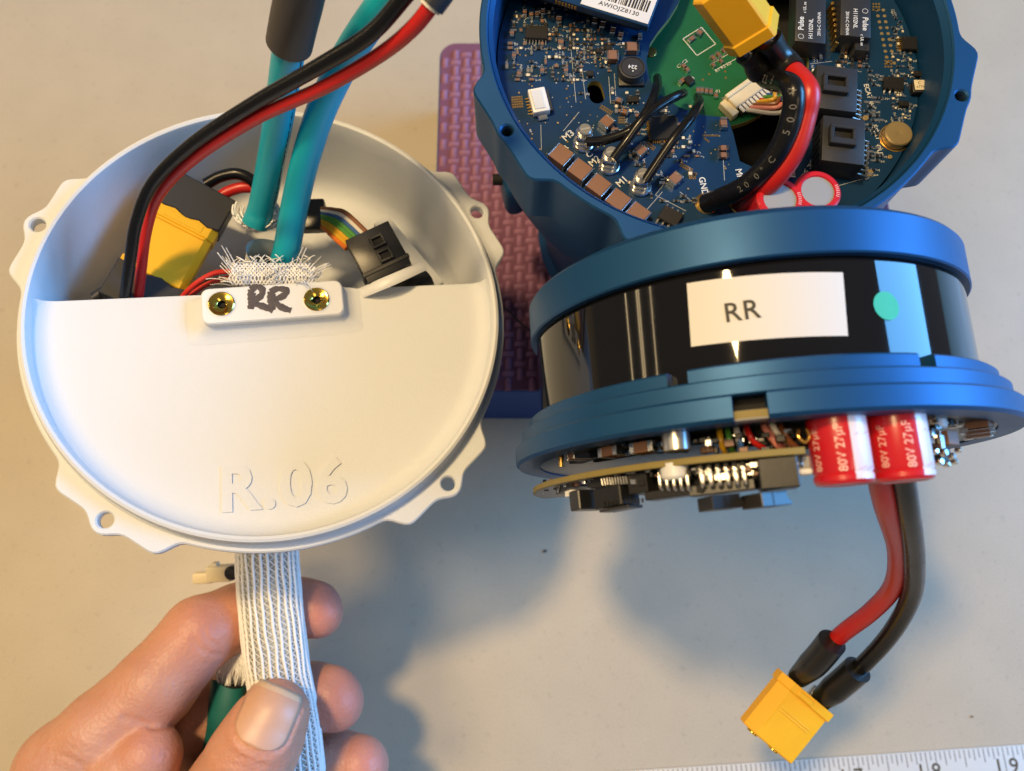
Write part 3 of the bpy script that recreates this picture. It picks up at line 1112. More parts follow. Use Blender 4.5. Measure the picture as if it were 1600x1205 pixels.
def xt60(M, parent, th, L=16.0, pins=True, name='power_connector', mat='yellow', W=15.8, Tn=8.0):
    """yellow two-pole connector; local x = width, y = along the wires (wires leave at -y), z = thickness"""
    b = B()
    c = 2.6
    prof = [(-W / 2, -Tn / 2 + .4), (-W / 2 + .4, -Tn / 2), (W / 2 - c, -Tn / 2), (W / 2, -Tn / 2 + c), (W / 2, Tn / 2 - c), (W / 2 - c, Tn / 2), (-W / 2 + .4, Tn / 2), (-W / 2, Tn / 2 - .4)]
    Mx = M @ RX(-90)
    # extrude along +y : plate's z axis -> y
    def flip(pts):
        return [(x, -y) for x, y in pts][::-1]
    b.plate(flip(prof), [], 0, L, mat, Mx, c=.35)
    rim = [(x * 1.07, y * 1.10) for x, y in prof]
    b.plate(flip(rim), [], -.1, 2.4, mat, Mx, c=.3)
    b.box(W * .33, 1.5, .5, mat, M @ T(.8, 1.3, Tn / 2 * 1.1 + .1), .2, 1)
    for yy in (L * .42, L * .47):
        b.box(W * .62, .28, .2, mat, M @ T(-W * .05, yy, Tn / 2 + .02), .06, 1)
    b.box(.35, L * .5, .2, mat, M @ T(W * .3, L * .55, Tn / 2 + .02), .06, 1)
    bo = b.build(name, parent, th)
    b = B()
    for sx in (-W * .235, W * .235):
        b.cyl(W * .135, 3.2, 'tin', M @ T(sx, .2, 0) @ RX(90), 16, .2)
        if pins:
            b.cyl(W * .15, .1, 'cavity_shade', M @ T(sx, L + .02, 0) @ RX(-90), 20)
            b.cyl(W * .1, .6, 'brass', M @ T(sx, L + .05, 0) @ RX(-90), 16, .2)
    b.build('contacts', bo, th)
    return bo

xt60(My @ T(0, -7, 0), hs.o, hs, L=13.5, W=10.0, Tn=6.6)
for e_, pth_ in ((CB, kb), (CR, kr)):
    w0 = catmull(pth_, 10)
    b = B()
    seg = w0[-14:] if e_ is CR else w0[-9:]
    b.tube(seg, lambda t: 2.55 + .25 * math.sin(t * 7), 'shrink', 18, raw=True)
    b.build('heat_shrink', hs.o, hs)

# ================================================================== black and blue drum (motor module) lying on its side
PN = cdir(-.058, 1, -.223)
PO = PD(1174.5, 711.0, 166.15)
PM = frame(PO, PN, CX)
dr = Thing('motor_module', 'round motor module on its side, glossy black band with RR sticker between blue rings', 'motor module', PM)
PMi = PM.inverted()

def PC(px, py, R):
    a = PMi @ CO
    d = PMi.to_3x3() @ ray(px, py)
    A, Bq, C = d.x ** 2 + d.y ** 2, a.x * d.x + a.y * d.y, a.x ** 2 + a.y ** 2 - R * R
    t = (-Bq - math.sqrt(max(0, Bq * Bq - A * C))) / A
    q = a + d * t
    return math.degrees(math.atan2(q.y, q.x)), q.z

def MC(phi, z, R):
    """local frame on the drum: x to the right along the circumference, y up along the axis, z outwards"""
    a = math.radians(phi)
    n = Vector((math.cos(a), math.sin(a), 0))
    return frame(n * R + Vector((0, 0, z)), n, (-math.sin(a), math.cos(a), 0))

def MPX(px, py, R):
    phi, z = PC(px, py, R)
    return MC(phi, z, R)

def onto(vs, R):
    """flat local (x along circumference, z axis = y) wrapped on radius R around phi"""
    return vs

# cap ring
b = B()
b.lathe([(44.2, 27.6), (45.4, 27.6), (45.7, 27.9), (45.7, 35.2), (45.2, 35.9), (43.0, 37.2), (40, 37.6), (0, 37.8)], 'anod', None, 160)
b.lathe([(43.2, 27.5), (44.4, 27.5), (44.4, 27.7), (43.2, 28.2)], 'anod_dark', None, 160)
b.build('cap_ring', dr.o)
b = B()
b.lathe([(44.5, 5.0), (44.5, 26.6), (43.8, 27.4), (43.2, 29)], 'film', None, 200)
band = b.build('black_band', dr.o)

def seg_ring(b, prof, gaps, mat, n=180):
    """ring of the given closed profile with angular gaps"""
    gaps = sorted(gaps)
    spans = []
    start = gaps[-1][1] - 360
    for g0, g1 in gaps:
        spans.append((start, g0))
        start = g1
    for a0, a1 in spans:
        b.lathe(prof, mat, None, max(3, int(n * (a1 - a0) / 360)), a0, a1, closed=True)
    return b

b = B()
seg_ring(b, [(43, 7.3), (46.9, 7.3), (47.2, 7.5), (47.2, 9.6), (46.8, 9.95), (43, 9.95)], [(-122.3, -118.0), (-72.0, -67.8), (30, 34), (150, 154)], 'anod')
b.build('flange_lip', dr.o, sharp=30)
b = B()
b.lathe([(43, 4.3), (48.6, 4.3), (48.9, 4.6), (48.9, 7.0), (48.6, 7.3), (43, 7.31)], 'anod', None, 180)
b.build('flange_step', dr.o, sharp=30)
b = B()
seg_ring(b, [(45.5, 0), (50.0, 0), (50.6, .6), (50.6, 3.9), (50.2, 4.3), (45.5, 4.31)], [(-109.9, -103.9), (70, 76)], 'anod')
b.lathe([(45.4, .3), (45.4, 4.2)], 'cavity_shade', None, 120)
b.build('flange_base', dr.o, sharp=30)
b = B()
b.cyl(48.4, 1.5, 'pcb_dark', T(0, 0, .35), 120)
b.lathe([(45.8, .2), (49.0, .2), (49.1, .5), (48.5, .55)], 'alu', None, 120)
b.lathe([(48.35, .36), (48.45, .5), (48.45, 1.8)], 'fr4', None, 120)
ub = b.build('base_board', dr.o)

# sticker, print and green dot wrapped on the band
def patch(b, corners, R, mat, nu=24, nv=2):
    (p00, z00), (p10, z10), (p11, z11), (p01, z01) = corners     # bottom-left, bottom-right, top-right, top-left
    def fn(u, v):
        ph = (p00 * (1 - u) + p10 * u) * (1 - v) + (p01 * (1 - u) + p11 * u) * v
        z = (z00 * (1 - u) + z10 * u) * (1 - v) + (z01 * (1 - u) + z11 * u) * v
        a = math.radians(ph)
        return (R * math.cos(a), R * math.sin(a), z)
    return b.grid(fn, nu, nv, mat)
cor = [PC(1080, 542, 44.6), PC(1325, 525, 44.6), PC(1317, 426, 44.6), PC(1073, 443, 44.6)]
b = B()
patch(b, cor, 44.62, 'paper', 36, 2)
lab = b.build('white_sticker', band)
lab['label'] = 'white paper sticker reading RR'
def wrap_text(txt, size, px, py, mat, R, bold=0.0, rot=0.0, space=1.0):
    vs, fs = text_data(txt, size, bold=bold, space=space)
    ph, z = PC(px, py, R)
    b = B()
    ca, sa = math.cos(math.radians(rot)), math.sin(math.radians(rot))
    out = []
    for v in vs:
        x, y = v.x * ca - v.y * sa, v.x * sa + v.y * ca
        a = math.radians(ph) + x / R
        out.append((R * math.cos(a), R * math.sin(a), z + y))
    b.add(out, fs, mat)
    return b
wrap_text('RR', 4.7, 1159, 487, 'ink', 44.68, bold=.05, rot=1, space=1.08).build('sticker_print', lab)
ph, z = PC(1385, 478, 44.6)
b = B()
vs = [(0, 0)] + [(2.5 * math.cos(t * math.pi / 16), 2.5 * math.sin(t * math.pi / 16)) for t in range(32)]
vw = []
for x, y in vs:
    a = math.radians(ph) + x / 44.65
    vw.append((44.66 * math.cos(a), 44.66 * math.sin(a), z + y))
b.add(vw, [[0, i + 1, (i + 1) % 32 + 1] for i in range(32)], 'green_dot')
gd = b.build('green_dot_sticker', band)

# ---- driver board below the flange and everything on it
ZB = -5.6
def ppl(px, py, z):
    """point in drum frame on the plane z"""
    a = PMi @ CO
    d = PMi.to_3x3() @ ray(px, py)
    t = (z - a.z) / d.z
    return a + d * t
b = B()
b.lathe([(0, ZB), (47.2, ZB), (47.35, ZB + .1), (47.35, ZB + 1.05), (47.2, ZB + 1.15), (0, ZB + 1.15)], 'fr4', None, 160, -200, -98)
b.lathe([(0, ZB - .02), (46.9, ZB - .02)], 'pcb_dark', None, 120, -200, -98)
db = b.build('driver_board', dr.o)
rr = random.Random(5)

def cbox(b, px, py, R, sx, sy, sz, mat, r=.1, rot=0.0, dz=0.0):
    b.box(sx, sy, sz, mat, MPX(px, py, R) @ RZ(rot) @ T(0, 0, dz), r, 1)

# standoff
M0 = MPX(1057, 690, 45)
b = B()
b.lathe([(0, -1.7), (2.0, -1.7), (2.25, -1.5), (2.25, 1.3), (2.05, 1.5), (2.05, 1.9), (0, 1.9)], 'silver', M0 @ RX(-90), 32)
b.build('metal_standoff', dr.o)
M0 = MPX(1055, 737, 45)
b = B().lathe([(0, -1.4), (2.0, -1.4), (2.4, -.9), (2.45, 1.3), (0, 1.3)], 'nylon', M0 @ RX(-90), 32)
b.build('nylon_nut', dr.o)
# ceramic capacitors between the boards
for px, py, w_, h_ in ((960, 706, 4.6, 1.8), (1010, 700, 4.6, 1.9), (905, 712, 3.2, 1.6)):
    b = B()
    cbox(b, px, py, 42, w_ * .62, h_, 4, 'cap_brown')
    for s in (-1, 1):
        b.box(w_ * .2, h_ * 1.03, 4.05, 'tin', MPX(px, py, 42) @ T(s * w_ * .4, 0, 0), .1, 1)
    b.build('ceramic_capacitor', dr.o)
b = B()
for k in range(16):
    cbox(b, 882 + k * 4.0, 711 - k * .95, 40, .22, 1.1, .5, 'gold', .05)
b.box(10, 1.0, 3, 'chip', MPX(915, 716, 39), .1, 1)
b.build('pin_row', dr.o)
b = B().lathe([(0, -1.2), (.55, -1.2), (.55, 1.2), (0, 1.2)], 'gold', MPX(877, 720, 44) @ RX(-90), 14)
b.build('gold_pin', dr.o)
# wires in the gap
for k, (c, px, py) in enumerate((('wire_yellow', 1126, 682), ('wire_green', 1139, 681), ('wire_white', 1152, 676), ('wire_blue', 1155, 684), ('wire_red', 1170, 678), ('wire_pink', 1205, 682), ('wire_brown', 1224, 676), ('wire_white', 1208, 668), ('wire_pink', 1196, 672))):
    b = B()
    m = MPX(px, py, 41)
    p0, p1 = m @ Vector((-.4, 2.6, -2)), m @ Vector((0, 0, .4))
    p2 = m @ Vector((.8 if k > 3 else .1, -1.6, .2))
    p3 = m @ Vector((2.6 if k > 3 else .2, -2.8, -2.0))
    b.tube([p0, p1, p2, p3], .52, c, 8, 6)
    b.build('signal_wire', dr.o)
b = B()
cbox(b, 1165, 683, 36, 9, 3.4, 1.5, 'cavity_shade')
cbox(b, 1240, 680, 37, 9, 5, 1.5, 'cavity_shade')
cbox(b, 1020, 690, 33, 30, 4.0, 1.5, 'cavity_shade')
b.build('gap_shade', dr.o)  # near-black blocks put in as painted shade between the boards
# parts under the driver board: sockets, pins and packages
b = B()
cbox(b, 963, 777, 44, 6.4, 3.6, 5, 'black_plastic', .2, 3)
cbox(b, 918, 782, 44, 3.2, 3.6, 6, 'black_plastic', .2, 3)
cbox(b, 970, 795, 45, 6.6, .5, 4, 'grey_plastic', .1, 3)
for k in range(11):
    cbox(b, 944 + k * 6, 787 - k * .5, 46.6, .3, .7, .3, 'cavity_shade', .05)
b.build('ribbon_socket', dr.o)
b = B()
for k in range(10):
    cbox(b, 941 + k * 4.2, 753 - k * .3, 46, .24, 1.4, .4, 'silver', .06, 8)
cbox(b, 958, 750, 43, 8, 2.4, 4, 'chip', .1)
b.build('socket_pins', dr.o)
b = B()
cbox(b, 895, 760, 43, 7.5, 1.6, 4, 'chip', .1, 6)
cbox(b, 1008, 756, 43, 3.8, 3.4, 5, 'chip', .1, 3)
b.build('driver_chip', dr.o)
for k in range(5):
    b = B()
    m = MPX(1031 + k * 10.8, 749, 46)
    b.tube([m @ Vector((0, 1.9, -.8)), m @ Vector((0, 1.0, .1)), m @ Vector((.1, -1.2, .1)), m @ Vector((.1, -1.7, -.5))], .3, 'silver', 8, 5)
    b.build('gull_lead', dr.o)
for k in range(6):
    b = B()
    m = MPX(1096 + k * 13.2, 743 - k * .6, 46)
    b.tube([m @ Vector((0, 2.0, -.8)), m @ Vector((0, 1.0, .1)), m @ Vector((.15, -1.4, .1)), m @ Vector((.15, -1.9, -.5))], .4, 'silver', 8, 5)
    b.build('gull_lead', dr.o)
b = B()
cbox(b, 1060, 770, 43, 10.5, 1.5, 4, 'black_plastic', .15, 2)
cbox(b, 1130, 763, 43, 10.5, 1.7, 4, 'black_plastic', .15, 2)
cbox(b, 1070, 745, 40, 26, 4.2, 3, 'chip', .15, 1)
b.build('driver_package', dr.o)
b = B()
cbox(b, 1214, 741, 45, 5.9, 4.8, 6, 'black_plastic', .2, 1)
b.build('relay_block', dr.o)
for px, py in ((1128, 786), (1198, 782)):
    b = B()
    m = MPX(px, py, 45) @ RZ(2) @ RY(38)
    b.box(2.2, 2.2, 5, 'black_plastic', m @ T(-1.9, 0, 0), .12, 1)
    prof = [(-.9, -1.1), (2.5, -1.05), (2.9, -.7), (2.3, -.1), (1.9, .5), (1.9, 1.15), (-.9, 1.1)]
    b.plate(prof, [], -2.4, 2.6, 'black_plastic', m, c=.12)
    b.build('latch_tab', dr.o)
b = B()
for k in range(26):
    cbox(b, 838 + k * 8 + rr.uniform(-2, 2), 757 - k * 1.2 + rr.uniform(-3, 4), 45.5, rr.uniform(.5, 1.1), rr.uniform(.4, .9), .6, rr.choice(('tin', 'chip', 'silver', 'cap_brown')), .08)
for k in range(120):
    px_ = rr.uniform(840, 1250)
    cbox(b, px_, 752 - (px_ - 840) * .075 + rr.uniform(-2, 16), rr.uniform(43, 46), rr.uniform(.4, 1.3), rr.uniform(.3, 1.0), .8, rr.choice(('tin', 'chip', 'chip', 'silver', 'cap_brown', 'black_plastic')), .06)
for k in range(110):
    cbox(b, rr.uniform(880, 1250), rr.uniform(672, 708), rr.uniform(36, 43), rr.uniform(.5, 1.6), rr.uniform(.5, 1.2), 1.5, rr.choice(('tin', 'chip', 'chip', 'pcb_dark', 'cap_brown')), .08)
for k in range(26):
    cbox(b, rr.uniform(1440, 1545), rr.uniform(652, 690), 41, rr.uniform(.5, 1.4), rr.uniform(.5, 1.1), 1.5, rr.choice(('tin', 'chip', 'silver')), .08)
b.build('underside_components', dr.o, kind='stuff')
b = B()
for px in (850, 873):
    m = MPX(px, 768 - (px - 850) * .1, 45)
    b.tube([m @ Vector((-.6, .9, 0)), m @ Vector((-.5, 0, .2)), m @ Vector((0, -.4, .2)), m @ Vector((.6, .2, .2)), m @ Vector((.7, .9, 0))], .16, 'silver', 6, 5)
b.build('wire_loops', dr.o)
b = B()
cbox(b, 898, 771, 44, 2.4, 1.1, 3, 'white_plastic', .1, 3)
b.build('white_tab', dr.o)
b = B()
cbox(b, 1256, 723, 43, 1.6, 2.2, 3, 'silver', .3)
cbox(b, 1256, 738, 43, 2.0, .9, 3, 'white_plastic', .2)
m = MPX(1256, 683, 43)
b.tube([m @ Vector((-.7, 1.2, 0)), m @ Vector((-.9, 0, .3)), m @ Vector((0, -.9, .3)), m @ Vector((.8, 0, .3)), m @ Vector((.6, 1.2, 0))], .28, 'gold', 8, 5)
b.build('spring_clip', dr.o)

# ---- two red capacitors hanging below the flange
for px, py0 in ((1313, 707), (1405, 702)):
    m = MPX(px, py0, 42.5)
    Mq = frame(m.translation, (0, 0, 1), m.to_3x3() @ Vector((1, 0, 0)))      # z along the drum axis, y inwards
    b = B()
    H_ = 5.15
    b.lathe([(0, -H_ + .1), (3.2, -H_ + .1), (3.6, -H_ - .1), (4.2, -H_), (4.6, -H_ + .5), (4.65, -H_ + 1.2), (4.4, -H_ + 1.6), (4.65, -H_ + 2.0), (4.65, H_ + 1.2)], 'cap_red', Mq, 48)
    cp = b.build('electrolytic_capacitor', dr.o)
    b = B()
    b.lathe([(4.6, -H_ + .5), (4.69, -H_ + 1.2), (4.44, -H_ + 1.6), (4.69, -H_ + 2.0), (4.69, H_ + 1.1)], 'cap_white', Mq, 12, -92, -44)
    b.build('polarity_stripe', cp)
    b = B()
    for txt, a0, sz in (('80V 27µF', -112, 1.9), ('80V 27µF', -160, 1.75)):
        vs, fs = text_data(txt, sz, bold=.02)
        b.add([Mq @ Vector((4.68 * math.cos(math.radians(a0) + v.y / 4.68 * -1), 4.68 * math.sin(math.radians(a0) + v.y / 4.68 * -1), v.x * 1.0 + .3)) for v in vs], fs, 'cap_print')
    b.build('capacitor_print', cp)
    b = B()
    for a0 in (-75, -58):
        for zz in (-3, 2.4):
            b.box(.06, 1.5, .03, 'cap_red', Mq @ RZ(a0) @ T(4.71, 0, zz) @ RY(90) @ RZ(20))
    b.build('stripe_dashes', cp)
# right end: nylon screw, capacitor stack, small metal parts
b = B().lathe([(0, -1.2), (1.8, -1.2), (2.1, -.9), (2.1, 2.0), (0, 2.0)], 'nylon', MPX(1458, 660, 40) @ RX(-90), 28)
b.build('nylon_screw', dr.o)
b = B()
cbox(b, 1476, 686, 41, 3.4, 2.4, 3, 'cap_brown', .1)
cbox(b, 1460, 692, 41, 1.2, 2.4, 3, 'tin', .1)
b.build('ceramic_capacitor', dr.o)
m = MPX(1530, 668, 43) @ RZ(8)
b = B()
b.box(5.4, 2.0, 4, 'cap_brown', m @ T(.2, .9, 0), .1, 1)
for k in range(5):
    b.box(5.2 - k * .6, .22, 4, 'tin' if k % 2 == 0 else 'cap_brown', m @ T(-.3 - k * .35, -.3 - k * .34, 0), .05, 1)
b.box(.35, 4.0, 3.8, 'tin', m @ T(2.9, .6, 0), .1, 1)
b.build('capacitor_stack', dr.o)
b = B()
for px, py, s_ in ((1470, 708, 1.3), (1482, 714, 1.1), (1463, 722, 1.2), (1474, 726, 1.0), (1492, 704, .9), (1486, 722, .9), (1456, 706, 1.0)):
    b.cyl(s_ * .55, 1.1, 'tin', MPX(px, py, 42), 12, .2)
cbox(b, 1470, 712, 40, 3.2, 2.4, 2, 'chip', .2)
b.build('solder_cluster', dr.o)
b = B()
cbox(b, 1510, 650, 38, 7, 2.6, 2, 'chip', .15)
cbox(b, 1490, 656, 39, 1.0, 3.0, 2, 'silver', .15)
b.build('driver_chip', dr.o)

# ---- power lead
kr = [PD(1372, 735, 132), PD(1384, 790, 140), PD(1403, 860, 158), PD(1396, 915, 172), PD(1362, 955, 182), PD(1312, 994, 192), PD(1268, 1040, 199)]
kb = [PD(1408, 735, 131), PD(1418, 795, 140), PD(1428, 870, 156), PD(1424, 930, 170), PD(1392, 990, 183), PD(1342, 1045, 194), PD(1285, 1095, 201)]
rwid = 2.1
b = B().tube(kr, rwid, 'wire_red', 20, 10)
b.build('red_power_wire', dr.o, dr)
b = B().tube(kb, rwid, 'wire_black', 20, 10)
wb = b.build('black_power_wire', dr.o, dr)
for a0, a1, a2 in (((1300, 1003, 191), (1276, 1032, 196), (1247, 1059, 202)), ((1340, 1046, 193), (1310, 1072, 198), (1280, 1096, 202.5))):
    b = B()
    b.tube([PD(*a0), PD(*a1), PD(*a2)], lambda t: 3.5 if t < .62 else 3.5 - (t - .62) * 2.2, 'shrink', 20, 8)
    b.build('heat_shrink', dr.o, dr)
ld = PD(1187, 1150, 203) - PD(1256, 1076, 203)
yv = ld.normalized()
xv = (PD(1290, 1105, 203) - PD(1222, 1047, 203)).normalized()
zv = cdir(.03, -.05, 1)
Mx = frame(PD(1255, 1078, 203), zv, xv)
if (Mx.to_3x3() @ Vector((0, 1, 0))).dot(yv) < 0:
    Mx = Mx @ RZ(180)
xt60(Mx @ RX(4), dr.o, dr, L=16.6, W=15.4, Tn=8.0)

# ================================================================== white printed cover held up on the left
CN = cdir(.1774, .289, 1)
CC = PD(424.1, 482, 180.8)
CM = frame(CC, CN, CX)
cv = Thing('cable_cover', 'round white plastic cover with lugs and a half shelf embossed R.06', 'cover', CM)
CMi = CM.inverted()
def cp(px, py, z):
    return CMi @ PPL(px, py, CC + CN * z, CN)
EARS = [161.0, 33.2, -42.7, -122.1]
b = B()
b.lathe([(0, -31), (40, -31), (46, -29.5), (50, -25), (52.6, -8), (53.4, -6.4), (53.8, -3.9), (54.0, -1.0), (53.7, -.3), (53.1, 0), (52.5, -.25), (52.2, -1.0), (51.6, -6), (50.2, -16),
         (49.2, -22), (48.0, -25.2), (45.5, -27), (40, -27.6), (0, -28)], 'white', None, 160)
shl = b.build('cover_shell', cv.o, sharp=40)
b = B()
hol = [circle_pts(58.0 * math.cos(math.radians(a)), 58.0 * math.sin(math.radians(a)), 1.7, 24) for a in EARS]
b.plate(ear_outline(55.7, EARS, rise=4.4, half=12.8, rh=58.0, bump=3.5, step=1.0), [circle_pts(0, 0, 53.4, 180)] + hol, -6.6, -4.0, 'white', None, c=.35)
b.plate([(x, -y) for x, y in ear_outline(55.7, [-a for a in EARS], rise=4.4, half=12.8, rh=58.0, bump=3.5, step=1.0)][::-1], [circle_pts(0, 0, 53.0, 180)] + hol, -6.62, -6.61, 'white', None)
b.build('lug_flange', cv.o)
# concave fillet between shell and flange
b = B()
b.lathe([(53.9, -2.6), (54.1, -3.4), (54.7, -3.95)], 'white', None, 160)
b.build('flange_fillet', cv.o, sharp=None)

# ---- half shelf
SR = 6.8
SM = RZ(SR)
yc = 5.8
Rs = 52.35
zs = -4.6
xe = math.sqrt(Rs ** 2 - yc ** 2)
def shz(x, y):
    r = math.hypot(x, y)
    F = 4.6
    k = max(0.0, r - (Rs - F))
    return zs + (F - math.sqrt(max(0, F * F - k * k))) * .72
nu, nv = 72, 44
vs, fs = [], []
aE = math.atan2(yc, xe)
for j in range(nv + 1):
    v = 1 - (1 - j / nv) ** 1.6
    for i in range(nu + 1):
        u = i / nu
        x0_ = -xe + 2 * xe * u
        an = (math.pi - aE) + (2 * math.pi - (math.pi - 2 * aE) + 0) * 0
        an = (math.pi - aE) + (math.pi + 2 * aE) * u
        x1_, y1_ = Rs * math.cos(an), Rs * math.sin(an)
        x, y = x0_ + (x1_ - x0_) * v, yc + (y1_ - yc) * v
        vs.append((x, y, shz(x, y)))
for j in range(nv):
    for i in range(nu):
        a = j * (nu + 1) + i
        fs.append([a, a + nu + 1, a + nu + 2, a + 1])
b = B().add(vs, fs, 'white', SM)
# front edge of the shelf along the chord, slightly rounded
ev, ef = [], []
for i in range(nu + 1):
    x = -xe + 2 * xe * i / nu
    z = shz(x, yc)
    for dy, dz in ((0, 0), (.25, -.08), (.38, -.35), (.38, -2.4), (-2.5, -2.6)):
        ev.append((x, yc + dy, z + dz))
for i in range(nu):
    for k in range(4):
        a = i * 5 + k
        ef.append([a, a + 5, a + 6, a + 1])
b.add(ev, ef, 'white', SM)
shelf = b.build('half_shelf', cv.o, sharp=38)
b = B()
put_text(b, 'R.06', 14.2, 'white', T(5.6, -41.0, zs + .12) @ RZ(6.2), ext=.26, bold=.42, space=1.10)
b.build('embossed_lettering', shelf, sharp=30)

# ---- clamp: tapered boss in the shelf and a screwed plate
zt = -0.6
c4 = [cp(310, 452, zt), cp(533, 437, zt), cp(539, 491, zt), cp(318, 507, zt)]
cxm = sum((Vector(c) for c in c4), Vector()) / 4
ang = math.degrees(math.atan2(c4[1].y - c4[0].y, c4[1].x - c4[0].x))
lw = ((c4[1] - c4[0]).length + (c4[2] - c4[3]).length) / 2
lh = ((c4[0] - c4[3]).length + (c4[1] - c4[2]).length) / 2
KM = T(cxm.x, cxm.y, 0) @ RZ(ang)
b = B()
top = rrect(-lw / 2 + .2, -lh / 2 + .2, lw / 2 - .2, lh / 2 - .3, 1.6)
n = len(top)
vs = []
for f_, z in ((0.0, zt - 1.9), (.55, zt - 2.4), (1.3, zt - 3.1), (2.6, zt - 3.75), (4.2, zs + .02)):
    for x, y in top:
        dx = math.copysign(min(1, max(0, (abs(x) - (lw / 2 - 2)) / 1.6)), x)
        dy = -1.0 if y < 0 else 0.0
        vs.append((x + dx * f_, y + dy * f_ * .9, z))
fs = []
for k in range(4):
    for i in range(n):
        j = (i + 1) % n
        fs.append([k * n + i, (k + 1) * n + i, (k + 1) * n + j, k * n + j])
b.add(vs, fs, 'white', KM)
b.build('clamp_boss', shelf, sharp=None)
b = B()
kh = [circle_pts(*((KM.inverted() @ cp(*p, zt)).xy), 2.0, 24) for p in ((346, 475), (494.5, 468))]
b.plate(rrect(-lw / 2, -lh / 2, lw / 2, lh / 2, 1.9), kh, zt - 2.6, zt, 'nylon', KM, c=.3)
kp = b.build('clamp_plate', cv.o)
for p in ((346, 475), (494.5, 468)):
    q = cp(*p, zt)
    b = B()
    b.lathe([(0, -1.6), (.85, -1.6), (.95, -.55), (1.15, -.42), (2.3, .02), (2.7, .1), (2.95, -.05), (2.95, -.4), (1.6, -1.8)], 'brass', T(q.x, q.y, zt + .25), 40)
    b.lathe([(0, -1.2), (.9, -1.2), (.9, -.3)], 'cavity_shade', T(q.x, q.y, zt + .1), 6)
    b.build('brass_screw', kp)
    b = B()
    b.lathe([(2.75, .02), (3.3, .025), (3.35, 0)], 'nylon', T(q.x, q.y, zt), 36)
    b.build('screw_seat', kp)
# handwritten RR
def c4p(x, y):
    return cp(280 + x / 5.714, 400 + y / 5.714, zt)
strokes = [[(645, 300), (640, 360), (645, 420), (638, 475)], [(640, 305), (690, 275), (738, 295), (738, 345), (700, 380), (655, 405), (690, 430), (760, 455), (840, 490)],
           [(820, 320), (815, 380), (825, 440), (835, 485)], [(815, 325), (870, 295), (940, 300), (960, 322), (925, 360), (880, 380), (845, 395), (880, 435), (940, 470), (1000, 488)],
           [(655, 330), (650, 400)], [(832, 340), (830, 400)]]
b = B()
for st in strokes:
    b.tube([c4p(*p) + Vector((0, 0, .02)) for p in st], lambda t: .78 + .09 * math.sin(t * 31) + .05 * math.sin(t * 77), 'marker', 8, 10, ref=(0, 0, 1), flat=.06)
b.build('handwritten_letters', kp)
# inner rib next to the black connector
b = B()
q0, q1 = cp(612, 342, -25), cp(700, 447, -25)
d_ = (q1 - q0)
b.box(d_.length, 5, 9, 'white', frame((q0 + q1) / 2 + Vector((-3.2, -2.4, 0)), (0, 0, 1), d_), .8, 2)
b.build('inner_rib', cv.o)

# ================================================================== cables inside and above the cover
def thing_at(name, label, cat, p, group=None):
    return Thing(name, label, cat, T(*p), group)
k1 = [PD(398, 352, 195), PD(409, 322, 193), PD(424, 250, 183), PD(437, 175, 170), PD(448, 100, 158), PD(460, 30, 148), PD(474, -45, 138)]
t1 = thing_at('network_cable', 'upright teal round cable with dark grey heat shrink at its upper end', 'cable', k1[0])
b = B().tube(k1, 3.25, 'teal', 28, 12)
kj = b.build('cable_jacket', t1.o, t1)
b = B()
path = catmull(k1, 12)
rr = random.Random(9)
acc = 0
for i in range(14, 52):
    t = (path[i + 1] - path[i - 1]).normalized()
    n_ = (CO - path[i]).normalized()
    n_ = (n_ - t * n_.dot(t)).normalized()
    sd = t.cross(n_)
    if sd.x < 0:
        sd = -sd
    for h in (0, .45):
        nn = (n_ * math.cos(.95) + sd * math.sin(.95)).normalized()
        p = path[i].lerp(path[i + 1], h) + nn * 3.27
        if rr.random() < .7:
            b.box(rr.uniform(.4, .9), .3, .03, 'ink', frame(p, nn, t) @ RZ(rr.uniform(-40, 40)))
b.build('jacket_print', kj, t1)
b = B().tube([PD(452, 68, 153.5), PD(460, 30, 148), PD(469, -10, 142.5), PD(474, -45, 138)], 4.55, 'shrink_grey', 28, 8)
b.build('heat_shrink', t1.o, t1)
k2 = [PD(443, 408, 193), PD(449, 385, 190), PD(462, 315, 186), PD(480, 240, 179), PD(505, 165, 171), PD(545, 85, 162), PD(596, 10, 152), PD(640, -45, 145)]
t2 = thing_at('network_cable', 'teal round cable rising from the frayed sleeve end and leaning right', 'cable', k2[0])
b = B().tube(k2, 3.25, 'teal', 28, 12)
b.build('cable_jacket', t2.o, t2)

# red and black pair that crosses in front of the teal cables
kb = [PD(186, 520, 188), PD(193, 478, 183), PD(203, 410, 177), PD(214, 345, 172), PD(240, 285, 167), PD(300, 226, 160), PD(395, 163, 150), PD(500, 103, 140), PD(580, 52, 134), PD(640, -15, 128)]
kr = [PD(208, 520, 190), PD(215, 478, 186), PD(221, 420, 182), PD(229, 360, 178), PD(248, 305, 172), PD(300, 250, 164), PD(400, 185, 153), PD(505, 137, 144), PD(590, 88, 138), PD(642, 47, 133), PD(676, 5, 129), PD(700, -40, 126)]
t3 = thing_at('power_lead', 'red and black silicone wire pair curving across both teal cables', 'cable', kb[0])
b = B().tube(kb, lambda t: 1.5 - .25 * (1 - t), 'wire_black', 20, 12)
b.build('black_wire', t3.o, t3)
b = B().tube(kr, lambda t: 1.42 - .28 * (1 - t), 'wire_red', 20, 12)
b.build('red_wire', t3.o, t3)
b = B()
b.tube([PD(674, 8, 129), PD(690, -14, 128), PD(705, -40, 127)], 2.3, 'grey_plastic', 18, 6)
b.tube([PD(671, 12, 129.3), PD(675, 6, 129)], 1.9, 'white_plastic', 18, 4)
b.build('plug', t3.o, t3)

